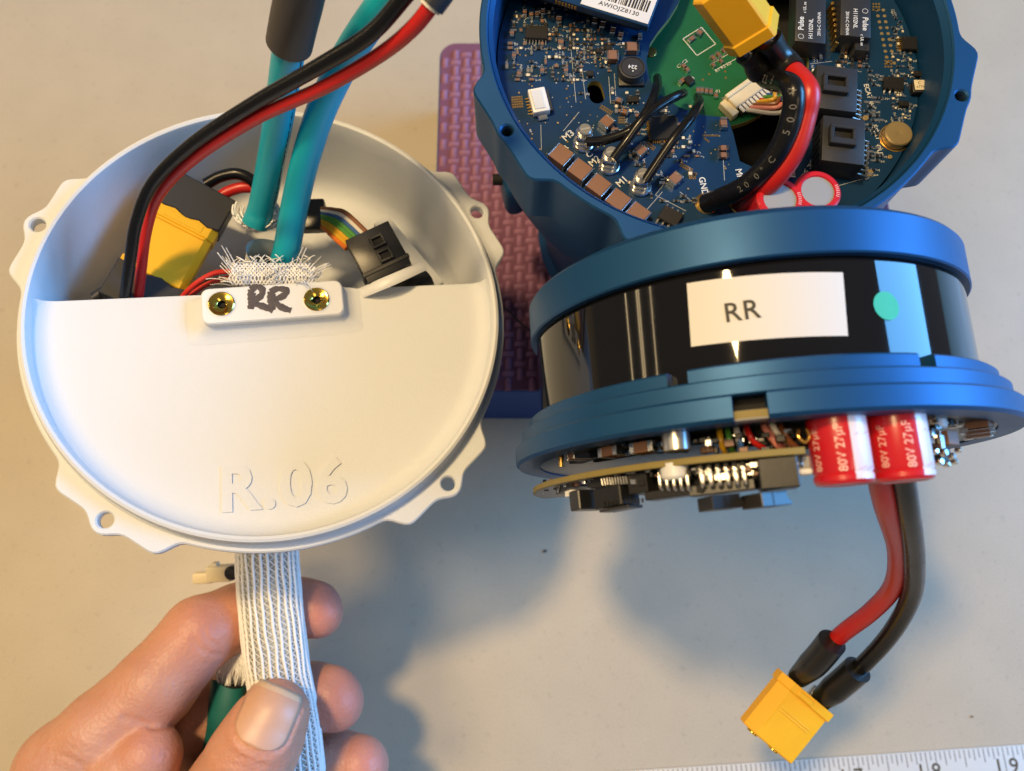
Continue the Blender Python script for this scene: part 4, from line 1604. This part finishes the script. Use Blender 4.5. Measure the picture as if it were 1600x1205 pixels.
# mated yellow connector lying in the cover
ax = (PD(212, 492, 189) - PD(316, 300, 194))
fz = cdir(.38, .10, .92)
Mx = frame(PD(268, 388, 193), fz, ax)            # x along the connector, y across
if (Mx.to_3x3() @ Vector((0, 1, 0))).dot(CX) < 0:
    Mx = Mx @ RX(180)
t4 = Thing('power_connector', 'yellow two-pole plug pair with dark grey end caps lying inside the white cover', 'connector', Mx)
L0 = ax.length
def hexa(W, Tn, c=1.6):
    return [(-W / 2, -Tn / 2 + .6), (-W / 2 + .6, -Tn / 2), (W / 2 - c, -Tn / 2), (W / 2, -Tn / 2 + c), (W / 2, Tn / 2 - c), (W / 2 - c, Tn / 2), (-W / 2 + .6, Tn / 2), (-W / 2, Tn / 2 - .6)]
RXm = Matrix(((0, 0, 1, 0), (1, 0, 0, 0), (0, 1, 0, 0), (0, 0, 0, 1)))   # plate xy -> yz, extrusion -> x
b = B()
b.plate(hexa(15.6, 9.0), [], -8.2, 9.2, 'yellow', RXm, c=.3)
b.plate(hexa(16.2, 9.6), [], -8.4, -4.9, 'yellow', RXm, c=.3)
b.plate(hexa(16.2, 9.6), [], 7.4, 9.4, 'yellow', RXm, c=.3)
b.box(.35, 12, .3, 'yellow', T(-4.4, 0, 4.75), .1, 1)
b.box(2.0, 9.5, .25, 'yellow', T(-6.6, 0, 4.8), .1, 1)
yb = b.build('yellow_body', t4.o)
b = B()
pts = [(-8.4, -8.3), (-7.7, -5.6), (-8.2, -3), (-7.2, 0), (-8.1, 3), (-7.4, 5.5), (-8.3, 8.3), (-17.3, 8.3), (-17.3, -8.3)]
b.plate(pts, [], -5.0, 5.1, 'grey_plastic', None, c=.4)
b.build('grey_cap', t4.o)
b = B()
pts = [(8.6, -8.4), (8.6, 8.4), (10.5, 8.5), (9.7, 4), (10.4, 1), (9.6, -3), (10.2, -6)]
b.plate([(8.8, -8.4), (18.5, -8.4), (18.5, 8.4), (8.8, 8.4), (9.6, 5), (8.7, 2), (9.5, -1.5), (8.8, -5)], [], -5.1, 5.1, 'grey_plastic', None, c=.4)
b.build('grey_cap', t4.o)
b = B()
b.tube([PD(203, 420, 189), PD(180, 446, 188), PD(160, 458, 188), PD(148, 466, 188)], 1.5, 'grey_plastic', 12, 8)
b.build('retaining_clip', t4.o, t4)
b = B()
b.tube([PD(322, 288, 199), PD(345, 276, 199), PD(372, 272, 199), PD(396, 284, 200), PD(404, 305, 203)], 1.5, 'wire_black', 14, 8)
b.build('black_wire', t4.o, t4)
b = B()
b.tube([PD(340, 310, 201), PD(358, 299, 201), PD(380, 293, 201), PD(402, 296, 202), PD(408, 310, 204)], 1.45, 'wire_red', 14, 8)
b.build('red_wire', t4.o, t4)

# thin wires that leave the sleeve
t5 = thing_at('thin_lead', 'thin red and dark wires curving from the frayed sleeve to the shelf edge', 'cable', PD(275, 478, 193))
for j, (c, pts) in enumerate((('wire_thin_red', [(264, 500, 190), (282, 468, 188), (305, 444, 187), (335, 427, 188), (368, 424, 190)]), ('wire_thin_red', [(272, 500, 191), (292, 469, 190), (315, 449, 190), (345, 437, 191), (372, 432, 192)]),
                              ('wire_black', [(246, 500, 191), (268, 472, 191), (292, 453, 191), (322, 440, 192), (360, 434, 194)]))):
    b = B().tube([PD(*p) for p in pts], .62, c, 10, 8)
    b.build('red_wire' if 'red' in c else 'black_wire', t5.o, t5)

# black multi-pin plug with coloured wires
Mx = frame(PD(592, 402, 193), cdir(.12, .2, .97), PD(602, 354, 195) - PD(536, 391, 195))
t6 = Thing('data_connector', 'black multi-pin plug with coloured wires tied at the right inside the white cover', 'connector', Mx)
b = B()
b.box(11.8, 12.6, 5.2, 'black_plastic', T(.2, .4, 0), .3, 2)
b.box(12.6, 1.2, 5.6, 'black_plastic', T(.2, -3.6, 0), .2, 1)
b.box(11.0, 3.4, 3.0, 'black_plastic', T(-.2, -5.6, -.6), .3, 1)
pb_ = b.build('plug_body', t6.o)
b = B()
for ox, oy in ((1.2, 2.8), (1.2, -1.2)):
    for bx_, by_, sx_, sy_ in ((0, 1.2, 3.6, .7), (0, -1.2, 3.6, .7), (-1.5, 0, .7, 2.0), (1.5, 0, .7, 2.0)):
        b.box(sx_, sy_, .9, 'black_plastic', T(ox + bx_, oy + by_, 2.9), .12, 1)
    b.box(2.2, 1.4, .1, 'cavity_shade', T(ox, oy, 2.64))
b.build('latch_window', pb_)
b = B()
b.tube([PD(556, 462, 192), PD(590, 447, 188.3), PD(625, 432, 189), PD(662, 415, 194)], 1.5, 'nylon', 8, 8, ref=(0, 0, 1), flat=.35)
b.build('cable_tie', t6.o, t6)
b = B()
b.tube([PD(612, 470, 195), PD(640, 448, 196), PD(668, 438, 199)], 3.2, 'black_plastic', 16, 6, flat=.7)
b.build('tied_stub', t6.o, t6)
b = B()
b.box(6.5, 8.2, 4.2, 'shrink', frame(PD(489, 338, 201), cdir(.1, .2, 1), PD(508, 340, 201) - PD(470, 343, 201)), .6, 2)
b.build('black_sleeve', t6.o, t6)
for k, c in enumerate(('wire_brown', 'wire_white', 'wire_blue', 'wire_green', 'wire_green', 'wire_yellow', 'wire_yellow', 'wire_orange')):
    s0 = PD(502 - k * .6, 326 + k * 3.6, 200)
    e0 = PD(578 - k * 5.2, 368 + k * 3.0, 195)
    b = B()
    md_ = s0.lerp(e0, .5) + cdir(.3, .8, .5) * (2.2 - k * .3)
    b.tube([s0, s0.lerp(md_, .55) + cdir(0, .3, .5) * .5, md_, e0], .62, c, 10, 8)
    b.build('signal_wire', t6.o, t6)

# ================================================================== braided white sleeve
SP = [PD(432, 405, 189), PD(430, 430, 194), PD(427, 500, 208), PD(420, 640, 222), PD(417, 780, 216), PD(417, 860, 208), PD(421, 930, 205), PD(428, 1000, 203.5), PD(434, 1050, 203), PD(444, 1100, 203), PD(452, 1150, 204), PD(458, 1215, 205), PD(462, 1300, 206)]
sv = thing_at('braided_sleeve', 'flat white braided sleeve running down from under the cover through the fingers', 'cable sleeve', SP[-1])
spath = catmull(SP, 26)
# resample evenly
acc = [0.0]
for i in range(1, len(spath)):
    acc.append(acc[-1] + (spath[i] - spath[i - 1]).length)
STEP = .55
NS = int(acc[-1] / STEP)
sp = []
for k in range(NS + 1):
    s = k * STEP
    i = min(max(1, int(np.searchsorted(acc, s))), len(spath) - 1)
    t = (s - acc[i - 1]) / max(1e-6, acc[i] - acc[i - 1])
    sp.append(spath[i - 1].lerp(spath[i], t))
sfr = frames(sp, tuple(CZ))
def srad(k):
    f_ = min(1.0, k / 30)
    pinch = 0.0
    return 8.3 - .2 * f_, 5.4
def spt(k, a, extra=0.0):
    t, sd, up = sfr[k]
    A, Bm = srad(k)
    return sp[k] + sd * ((A + extra) * math.cos(a)) + up * ((Bm + extra) * math.sin(a))
kstart = next(k for k in range(NS) if pxof(sp[k])[1] > 640)
b = B()
vs, fs = [], []
n = 36
for k in range(0, NS + 1, 2):
    for q in range(n):
        vs.append(spt(k, 2 * math.pi * q / n, -.35))
for i in range(len(vs) // n - 1):
    for q in range(n):
        q2 = (q + 1) % n
        fs.append([i * n + q, i * n + q2, (i + 1) * n + q2, (i + 1) * n + q])
b.add(vs, fs, 'core')
b.build('inner_cable', sv.o, sv, sharp=None)
NR = 26
angs = [2 * math.pi * (q + .5) / NR for q in range(NR)]
# spread the ribs evenly over the flattened section
for q, a in enumerate(angs):
    b = B()
    ph_ = rng.uniform(0, 6.28, 2)
    b.tube([spt(k, a + .022 * math.sin(k * .11 + ph_[0]) + .012 * math.sin(k * .37 + ph_[1]), .05 + .07 * math.sin(k * .21 + ph_[1])) for k in range(kstart, NS + 1, 2)], lambda t: .43, 'fibre', 6, raw=True, ref=tuple(CZ))
    b.build('rib', sv.o, sv, sharp=None)
b = B()
for q in range(NR):
    a, a2 = angs[q], angs[(q + 1) % NR] + (2 * math.pi if q == NR - 1 else 0)
    if math.sin((a + a2) / 2) < -.45:
        continue
    pts = []
    k = kstart
    z = 0
    while k < NS - 2:
        pts.append(spt(k, a + (a2 - a) * (.12 if z % 2 == 0 else .88), .06))
        k += 2 if z % 2 == 0 else 1
        z += 1
    b.tube(pts, .27, 'lacing', 4, raw=True, caps=False, ref=tuple(CZ))
b.build('lacing_thread', sv.o, sv, sharp=None, kind='stuff')

# frayed end above the clamp, and the fuzzy collar around the other cable
def fray(b, base_fn, n, L, rad, seed, up, spread):
    r_ = random.Random(seed)
    for i in range(n):
        p0 = base_fn(r_)
        d = Vector(up) + Vector((r_.gauss(0, spread), r_.gauss(0, spread), r_.gauss(0, spread)))
        d.normalize()
        l = L * r_.uniform(.4, 1.2)
        bend = Vector((r_.gauss(0, .35), r_.gauss(0, .35), r_.gauss(0, .3))) * l * .5
        b.tube([p0, p0 + d * l * .5 + bend * .25, p0 + d * l + bend], rad * r_.uniform(.7, 1.3), 'fibre', 4, 3)
b = B()
r_ = random.Random(21)
for q in range(26):                       # loose tufts of thread that lean and curl their own way
    u = (q + r_.uniform(-.4, .4)) / 25
    p0 = PD(362 + u * 128, 440 + r_.uniform(-4, 4), 186 + r_.uniform(-2, 4))
    lean = cdir(-.75 + 1.5 * u + r_.gauss(0, .3), .75 + r_.gauss(0, .2), .45 + r_.gauss(0, .25))
    curl = cdir(r_.gauss(0, 1), r_.gauss(0, .5), r_.gauss(0, .6))
    L0_ = r_.uniform(3.0, 6.5)
    for k in range(r_.randint(5, 11)):
        j0 = Vector((r_.gauss(0, .5), r_.gauss(0, .5), r_.gauss(0, .5)))
        sp_ = Vector((r_.gauss(0, .22), r_.gauss(0, .22), r_.gauss(0, .22)))
        l = L0_ * r_.uniform(.45, 1.1)
        d = (lean + sp_).normalized()
        c_ = curl * r_.uniform(.2, .75) * l
        b.tube([p0 + j0, p0 + j0 + d * l * .4 + c_ * .1, p0 + j0 + d * l * .75 + c_ * .5, p0 + j0 + d * l * .95 + c_ * 1.1], r_.uniform(.06, .12), 'fibre', 4, 3)
for q in range(22):                       # last rows of the mesh standing out of the clamp
    x_ = 364 + q * 5.7
    for sgn in (-1, 1):
        b.tube([PD(x_, 446, 185.6), PD(x_ + sgn * 6, 434, 184.8), PD(x_ - sgn * 2, 424, 185), PD(x_ + sgn * 7, 412, 185.8)], .17, 'fibre', 5, 4)
for q in range(90):                       # crossing cut ends of the weave close to the clamp
    x_ = r_.uniform(362, 488)
    y_ = r_.uniform(408, 440)
    p0 = PD(x_, y_, 185 + r_.uniform(0, 5))
    d = cdir(r_.choice((-1, 1)) * r_.uniform(.5, 1), r_.uniform(.1, .9), r_.uniform(-.1, .4))
    b.tube([p0, p0 + d * 1.2 + cdir(0, 1, .5) * .3, p0 + d * r_.uniform(1.8, 3.2)], r_.uniform(.07, .16), 'fibre', 4, 3)
for q in range(13):
    px = 368 + q * 9.8
    b.tube([PD(px, 446, 186), PD(px + 1, 428, 185.5), PD(px + 2 + (q - 6) * .8, 418 + (q % 3) * 4, 186)], .42, 'fibre', 6, 5)
b.build('frayed_end', sv.o, sv, sharp=None, kind='stuff')
cl = thing_at('sleeve_collar', 'frayed white collar of sleeve threads around the foot of the upright teal cable', 'sleeve end', PD(402, 345, 198))
b = B()
r_ = random.Random(6)
c0 = PD(405, 330, 195)
for i in range(70):
    a0 = r_.uniform(150, 380)
    pts = []
    R0 = r_.uniform(3.6, 5.8)
    dz = r_.uniform(-3, 2)
    for k in range(6):
        a = math.radians(a0 + k * r_.uniform(9, 15))
        pts.append(c0 + CX * (R0 * math.cos(a)) + CY * (R0 * .85 * math.sin(a)) + CZ * (dz + k * r_.uniform(-.2, .2)) + CX * -.6)
    b.tube(pts, r_.uniform(.18, .32), 'fibre', 5, 3)
b.build('thread_loops', cl.o, cl, sharp=None, kind='stuff')

# ================================================================== small things below the cover
t7 = thing_at('cable_clip', 'small white plastic clip with a black end below the cover, left of the sleeve', 'clip', PD(340, 898, 226))
Mq = frame(PD(340, 897, 226), cdir(0, 0, 1), cdir(1, .05, 0))
b = B()
b.box(7.5, 4.6, 4, 'cream', Mq @ T(1.0, .2, 0), .5, 2)
b.box(6, 3.2, 3, 'cream', Mq @ T(-4.0, -.8, 0), .5, 2)
b.box(2, 1.8, 3, 'cream', Mq @ T(-.6, 2.6, 0), .4, 2)
b.build('clip_body', t7.o, t7)
b = B().lathe([(0, 1.6), (1.6, 1.5), (2.1, .8), (2.1, -1)], 'black_plastic', frame(PD(363, 895, 222), cdir(-.2, 0, 1), CX), 20)
b.build('black_end', t7.o, t7)
t8 = thing_at('cut_cable', 'dark teal cable end with white threads held behind the thumb', 'cable', PD(330, 1190, 208))
b = B()
kt = [PD(361, 1066, 209), PD(356, 1105, 208), PD(345, 1150, 208), PD(330, 1215, 209), PD(315, 1290, 210)]
pth = catmull(kt, 6)
n = 28
vs, fs = [], []
fr_ = frames(pth, tuple(CZ))
for i, (p, (t, sd, up)) in enumerate(zip(pth, fr_)):
    for q in range(n):
        a = 2 * math.pi * q / n
        wob = 1 + .05 * math.sin(3 * a + 1)
        vs.append(p + sd * (4.9 * wob * math.cos(a)) + up * (4.4 * wob * math.sin(a)) + (t * (-.8 * math.sin(2 * a + .5)) if i == 0 else Vector()))
for i in range(len(pth) - 1):
    for q in range(n):
        fs.append([i * n + q, i * n + (q + 1) % n, (i + 1) * n + (q + 1) % n, (i + 1) * n + q])
b.add(vs, fs, 'teal_dark')
b.tube([PD(360, 1069, 209), PD(356, 1110, 208)], 4.0, 'cavity_shade', 20, 3)
b.build('cable_jacket', t8.o, t8)
b = B()
r_ = random.Random(8)
for i in range(60):
    x_ = r_.uniform(338, 386)
    p0 = PD(x_, 1072, 208 + r_.uniform(-2, 3))
    b.tube([p0, PD(x_ + r_.uniform(-4, 8), 1048, 207), PD(366 + r_.uniform(-10, 16), 1012 + r_.uniform(-6, 10), 207)], r_.uniform(.14, .3), 'fibre', 4, 4)
b.build('loose_threads', t8.o, t8, sharp=None, kind='stuff')

# ================================================================== hand that holds the sleeve
def skin_material():
    m = bpy.data.materials.new('skin')
    m.use_nodes = True
    nt = m.node_tree
    bs = nt.nodes['Principled BSDF']
    bs.inputs['Roughness'].default_value = 0.46
    bs.inputs['Specular IOR Level'].default_value = 0.38
    bs.inputs['Subsurface Weight'].default_value = 0.35
    bs.inputs['Subsurface Radius'].default_value = (1.0, 0.35, 0.2)
    bs.inputs['Subsurface Scale'].default_value = 0.0022
    tc = nt.nodes.new('ShaderNodeTexCoord')
    at = nt.nodes.new('ShaderNodeAttribute')
    at.attribute_name = 'flush'
    n1 = nt.nodes.new('ShaderNodeTexNoise')
    n1.inputs['Scale'].default_value = 120
    n1.inputs['Detail'].default_value = 6
    nt.links.new(tc.outputs['Object'], n1.inputs['Vector'])
    m1 = nt.nodes.new('ShaderNodeMix')
    m1.data_type = 'RGBA'
    m1.inputs[6].default_value = (0.60, 0.33, 0.235, 1)
    m1.inputs[7].default_value = (0.45, 0.21, 0.145, 1)
    nt.links.new(n1.outputs[0], m1.inputs[0])
    m2 = nt.nodes.new('ShaderNodeMix')
    m2.data_type = 'RGBA'
    m2.inputs[7].default_value = (0.56, 0.20, 0.155, 1)
    nt.links.new(at.outputs['Fac'], m2.inputs[0])
    nt.links.new(m1.outputs[2], m2.inputs[6])
    nt.links.new(m2.outputs[2], bs.inputs['Base Color'])
    v = nt.nodes.new('ShaderNodeTexVoronoi')
    v.inputs['Scale'].default_value = 1100
    nt.links.new(tc.outputs['Object'], v.inputs['Vector'])
    n2 = nt.nodes.new('ShaderNodeTexNoise')
    n2.inputs['Scale'].default_value = 450
    n2.inputs['Detail'].default_value = 4
    nt.links.new(tc.outputs['Object'], n2.inputs['Vector'])
    ad = nt.nodes.new('ShaderNodeMath')
    ad.operation = 'ADD'
    nt.links.new(v.outputs['Distance'], ad.inputs[0])
    nt.links.new(n2.outputs[0], ad.inputs[1])
    bp = nt.nodes.new('ShaderNodeBump')
    bp.inputs['Strength'].default_value = 0.8
    bp.inputs['Distance'].default_value = 0.00013
    nt.links.new(ad.outputs[0], bp.inputs['Height'])
    nt.links.new(bp.outputs[0], bs.inputs['Normal'])
    MATS['skin'] = m
skin_material()
pm('nail', (0.60, 0.35, 0.25), 0.42, var=0.10, vscale=120, sss=0.25, sssr=(1, .5, .3), bump=0.01, bscale=500, coat=0.0)
pm('nail_tip', (0.66, 0.47, 0.33), 0.5, sss=0.2)

def rc(P, a, b_, r1, r2):
    """distance to a round cone from a to b_"""
    a, b_ = np.array(a), np.array(b_)
    ba = b_ - a
    l2 = ba @ ba
    t = np.clip(((P - a) @ ba) / l2, 0, 1)
    d = np.linalg.norm(P - a - t[:, None] * ba, axis=1)
    return d - (r1 + (r2 - r1) * t)

def ell(P, c, axes, rad):
    q = np.stack([(P - np.array(c)) @ np.array(ax) / r for ax, r in zip(axes, rad)], 1)
    k = np.linalg.norm(q, axis=1)
    return (k - 1) * min(rad)

def smin(a, b_, k):
    h = np.clip(.5 + .5 * (b_ - a) / k, 0, 1)
    return b_ * (1 - h) + a * h - k * h * (1 - h)

H = {
    'thumb': [((428, 1118, 189.5), 8.6), ((410, 1152, 188.5), 9.9), ((392, 1185, 188.5), 10.6), ((366, 1228, 190), 10.9), ((320, 1300, 194), 13.5), ((255, 1380, 200), 17.0)],
    'index': [((491, 948, 214), 7.1), ((470, 949, 215), 7.9), ((425, 953, 216), 8.6), ((372, 964, 212), 8.9), ((312, 990, 205), 9.6), ((243, 1072, 199), 10.3), ((165, 1148, 196), 11.4), ((110, 1205, 196), 13.0), ((90, 1300, 200), 16.5)],
    'middle': [((516, 1088, 211), 8.1), ((490, 1088, 213), 8.8), ((425, 1090, 217), 9.2), ((340, 1110, 215), 9.6), ((250, 1180, 210), 10.4), ((190, 1250, 206), 12), ((150, 1340, 205), 15)],
    'ring': [((562, 1196, 212), 7.9), ((530, 1194, 214), 8.6), ((450, 1192, 219), 9.2), ((350, 1215, 218), 9.8), ((270, 1280, 213), 11), ((200, 1360, 209), 14)],
    'little': [((540, 1292, 217), 6.6), ((450, 1286, 221), 7.8), ((360, 1300, 220), 8.6), ((280, 1370, 216), 11)],
    'web': [((232, 1182, 190.5), 8.0), ((205, 1208, 192), 10.5), ((230, 1275, 196), 15), ((250, 1350, 201), 17)],
    'palm': [((120, 1290, 203), 19), ((200, 1370, 207), 21), ((170, 1480, 212), 25), ((140, 1640, 218), 24)],
}
HP = {k: [(PD(*p), r) for p, r in v] for k, v in H.items()}
nrm_th = np.array(cdir(.12, -.05, 1))
def hand_sdf(P):
    out = None
    parts = {}
    for k, ch in HP.items():
        d = None
        for (a, r1), (b_, r2) in zip(ch[:-1], ch[1:]):
            e = rc(P, a, b_, r1, r2)
            d = e if d is None else smin(d, e, 1.6)
        parts[k] = d
    # fuller finger pads and the flat side of the thumb tip
    c = np.array(PD(422, 1128, 193.5))
    parts['thumb'] = smin(parts['thumb'], np.linalg.norm(P - c, axis=1) - 7.6, 3)
    c = np.array(PD(500, 962, 213))
    parts['index'] = smin(parts['index'], np.linalg.norm(P - c, axis=1) - 5.8, 3)
    c = np.array(PD(527, 1102, 210))
    parts['middle'] = smin(parts['middle'], np.linalg.norm(P - c, axis=1) - 6.6, 3)
    # thumb joint: slight waist behind the nail
    d = smin(parts['palm'], parts['web'], 6)
    d = smin(d, parts['index'], 1.3)
    d = smin(d, parts['middle'], 1.0)
    d = smin(d, parts['ring'], 1.0)
    d = smin(d, parts['little'], 1.0)
    d = smin(d, parts['thumb'], 2.0)
    return d

def surface_nets(f, lo, hi, h):
    n = np.ceil((hi - lo) / h).astype(int) + 1
    xs = [lo[i] + h * np.arange(n[i]) for i in range(3)]
    # coarse pass first, then only the cells near the skin at full resolution
    c = 5
    nc = (n + c - 1) // c + 1
    xc = [lo[i] + h * c * np.arange(nc[i]) for i in range(3)]
    gx, gy, gz = np.meshgrid(*xc, indexing='ij')
    Gc = f(np.stack([gx.ravel(), gy.ravel(), gz.ravel()], 1)).reshape(tuple(nc))
    ii = [np.rint(np.arange(n[i]) / c).astype(int) for i in range(3)]
    G = Gc[np.ix_(*ii)].astype(np.float32)
    near = np.argwhere(np.abs(G) < h * c * 1.05)
    for k0 in range(0, len(near), 200000):
        q = near[k0:k0 + 200000]
        G[tuple(q.T)] = f(lo + h * q)
    S = G < 0
    cs = [(i, j, k) for i in (0, 1) for j in (0, 1) for k in (0, 1)]
    sl = lambda A, c: A[c[0]:A.shape[0] - 1 + c[0], c[1]:A.shape[1] - 1 + c[1], c[2]:A.shape[2] - 1 + c[2]]
    cnt = sum(sl(S, c).astype(np.int8) for c in cs)
    act = (cnt > 0) & (cnt < 8)
    idx = np.full(act.shape, -1, np.int64)
    A = np.argwhere(act)
    idx[act] = np.arange(len(A))
    acc = np.zeros((len(A), 3))
    num = np.zeros(len(A))
    for c0 in cs:
        for ax in range(3):
            if c0[ax] == 1:
                continue
            c1 = list(c0)
            c1[ax] = 1
            g0 = sl(G, c0)[act]
            g1 = sl(G, tuple(c1))[act]
            cr = (g0 < 0) != (g1 < 0)
            t = np.where(cr, g0 / np.where(cr, g0 - g1, 1), 0)
            p = np.tile(np.array(c0, float), (len(A), 1))
            p[:, ax] = t
            acc[cr] += p[cr]
            num[cr] += 1
    V = lo + h * (A + acc / num[:, None])
    F = []
    for ax in range(3):
        u, v = (ax + 1) % 3, (ax + 2) % 3
        a = [slice(None)] * 3
        b_ = [slice(None)] * 3
        a[ax], b_[ax] = slice(0, -1), slice(1, None)
        s0, s1 = S[tuple(a)], S[tuple(b_)]
        E = np.argwhere(s0 != s1)
        E = E[(E[:, u] > 0) & (E[:, v] > 0) & (E[:, u] < act.shape[u]) & (E[:, v] < act.shape[v])]
        fl = s0[tuple(E.T)]
        def cell(du, dv):
            q = E.copy()
            q[:, u] -= du
            q[:, v] -= dv
            return idx[tuple(q.T)]
        Q = np.stack([cell(1, 1), cell(0, 1), cell(0, 0), cell(1, 0)], 1)
        Q[~fl] = Q[~fl][:, ::-1]
        F.append(Q[(Q >= 0).all(1)])
    return V, np.concatenate(F)

pts_all = np.array([tuple(p) for ch in HP.values() for p, r in ch])
lo = pts_all.min(0) - 20
hi = pts_all.max(0) + 20
hi_y = PD(300, 880, 210).y
lo[1] = PD(300, 1420, 200).y
HV, HF = surface_nets(hand_sdf, lo, hi, .75)

# creases and knuckle folds: grooves pressed into the skin
def vproj(V):
    Q = V - np.array(CO)
    d = -Q @ np.array(CZ)
    return np.stack([800 + FPX * (Q @ np.array(CX)) / d, 602.5 - FPX * (Q @ np.array(CY)) / d], 1)
def sdf_grad(V, e=.15):
    g = np.stack([hand_sdf(V + np.eye(3)[i] * e) - hand_sdf(V - np.eye(3)[i] * e) for i in range(3)], 1)
    return g / np.maximum(1e-9, np.linalg.norm(g, axis=1))[:, None]
HN = sdf_grad(HV)
PXY = vproj(HV)
face_cam = ((np.array(CO) - HV) * HN).sum(1) > 0
creases = [  # polyline in photo pixels, width px, depth mm
    ([(192, 1121), (215, 1127), (240, 1137), (268, 1134)], 4.0, .55),
    ([(300, 1000), (312, 1012), (330, 1022), (345, 1022)], 3.5, .35),
    ([(318, 985), (325, 1000), (345, 1012)], 3.0, .22),
    ([(338, 1182), (362, 1178), (390, 1186), (412, 1196)], 3.5, .40),
    ([(332, 1192), (356, 1190), (380, 1196), (398, 1204)], 3.2, .34),
    ([(345, 1172), (368, 1170), (388, 1174)], 2.6, .20),
    ([(70, 1172), (95, 1178), (120, 1190), (135, 1203)], 3.2, .32),
    ([(80, 1160), (108, 1166), (135, 1172), (160, 1180)], 2.6, .22),
    ([(112, 1135), (135, 1148), (160, 1160)], 2.4, .18),
    ([(120, 1190), (145, 1196), (170, 1204)], 2.6, .25),
    ([(95, 1145), (120, 1158), (140, 1168), (165, 1176)], 2.2, .15),
    ([(225, 1155), (245, 1168), (262, 1185)], 2.4, .12),
]
disp = np.zeros(len(HV))
for pl_, wd, dp in creases:
    P_ = np.array(pl_, float)
    best = np.full(len(HV), 1e9)
    for a_, b__ in zip(P_[:-1], P_[1:]):
        ab = b__ - a_
        t = np.clip(((PXY - a_) @ ab) / (ab @ ab), 0, 1)
        best = np.minimum(best, np.linalg.norm(PXY - a_ - t[:, None] * ab, axis=1))
    disp -= np.where(face_cam, dp * np.exp(-(best / wd) ** 2) - dp * .35 * np.exp(-((best - wd * 2.2) / wd) ** 2), 0)
depth = -(HV - np.array(CO)) @ np.array(CZ)
HV2 = HV + HN * disp[:, None]
# nail bed: press the skin back a little where the nail sits
NA = np.array((398.0, 1166.0))       # root of the nail
NB = np.array((437.0, 1072.0))       # free edge
nax = (NB - NA) / np.linalg.norm(NB - NA)
npx = np.array((-nax[1], nax[0]))
NL = np.linalg.norm(NB - NA)
NW = 43.0
def nail_uv(xy):
    d = xy - NA
    return d @ nax / NL, d @ npx / NW
u_, v_ = nail_uv(PXY)
thumb_front = face_cam & (depth < 189)
# nail-fold rim around the nail
rim = np.maximum(np.abs(v_), np.where(u_ < .3, np.sqrt(v_ ** 2 + ((.3 - u_) / .42) ** 2), 0))
w_r = np.where(thumb_front & (u_ < .85) & (u_ > -.4), np.exp(-((rim - 1.12) / .13) ** 2) * .35 - np.exp(-((rim - 1.0) / .06) ** 2) * .3, 0)
HV2 = HV2 + HN * w_r[:, None]

hd = Thing('hand', 'bare hand from the lower left pinching the white sleeve between thumb and fingers', 'hand', T(*PD(160, 1400, 208)))
me = bpy.data.meshes.new('skin')
Mi = np.array(hd.M.translation)
me.from_pydata(((HV2 - Mi) * MM).tolist(), [], HF.tolist())
me.materials.append(MATS['skin'])
me.polygons.foreach_set('use_smooth', [True] * len(me.polygons))
# redder fingertips and joints (the skin's own colour)
fl_ = np.zeros(len(HV))
for p, r, s in ((PD(505, 955, 211), 9, .85), (PD(540, 1100, 208), 9, .9), (PD(580, 1200, 208), 9, .8), (PD(428, 1090, 184), 6, .25), (PD(335, 985, 200), 11, .45), (PD(345, 1035, 203), 8, .5), (PD(240, 1165, 186), 9, .35), (PD(400, 1175, 182), 9, .3)):
    fl_ = np.maximum(fl_, s * np.exp(-(np.linalg.norm(HV - np.array(p), axis=1) / r) ** 2))
at = me.attributes.new('flush', 'FLOAT', 'POINT')
at.data.foreach_set('value', fl_.astype(np.float32))
me.validate()
me.update()
so = bpy.data.objects.new('skin', me)
COL.objects.link(so)
so.parent = hd.o
sm_ = so.modifiers.new('smooth', 'SMOOTH')
sm_.factor = .5
sm_.iterations = 2

# thumb nail: laid on the thumb by following the skin
def hit(q):
    r = np.array([tuple(ray(*p)) for p in q])
    t = np.full(len(r), 170.0)
    for _ in range(45):
        t += hand_sdf(np.array(CO) + r * t[:, None]) * .8
    return np.array(CO) + r * t[:, None]
b = B()
nu_, nv_ = 16, 18
qs, off = [], []
for j in range(nv_ + 1):
    y = -.02 + 1.0 * j / nv_
    wdt = 1.0
    if y < .3:
        wdt = math.sqrt(max(0.0, 1 - ((.3 - y) / .33) ** 2))
    if y > .72:
        wdt = math.sqrt(max(0.02, 1 - ((y - .72) / .40) ** 2.4))
    for i in range(nu_ + 1):
        x = (i / nu_ * 2 - 1) * wdt
        qs.append(NA + nax * (y * NL) + npx * (x * NW))
        off.append(.34 - .36 * abs(x) ** 2 + .05 * max(0, y - .6) + .03 * math.sin(x * 9))
hp = hit(qs)
hp = hp + sdf_grad(hp) * np.array(off)[:, None]
grid = [Vector(p) for p in hp]
fs = []
mt = []
for j in range(nv_):
    for i in range(nu_):
        a = j * (nu_ + 1) + i
        fs.append([a, a + 1, a + nu_ + 2, a + nu_ + 1])
top_rows = int(nv_ * .93)
b.add(grid, fs, 'nail')
for k in range(top_rows * nu_, len(fs)):
    b.m[k] = 'nail_tip'
no = b.build('thumb_nail', so, hd, sharp=None)
sd_ = no.modifiers.new('thickness', 'SOLIDIFY')
sd_.thickness = .0004
sd_.offset = 0
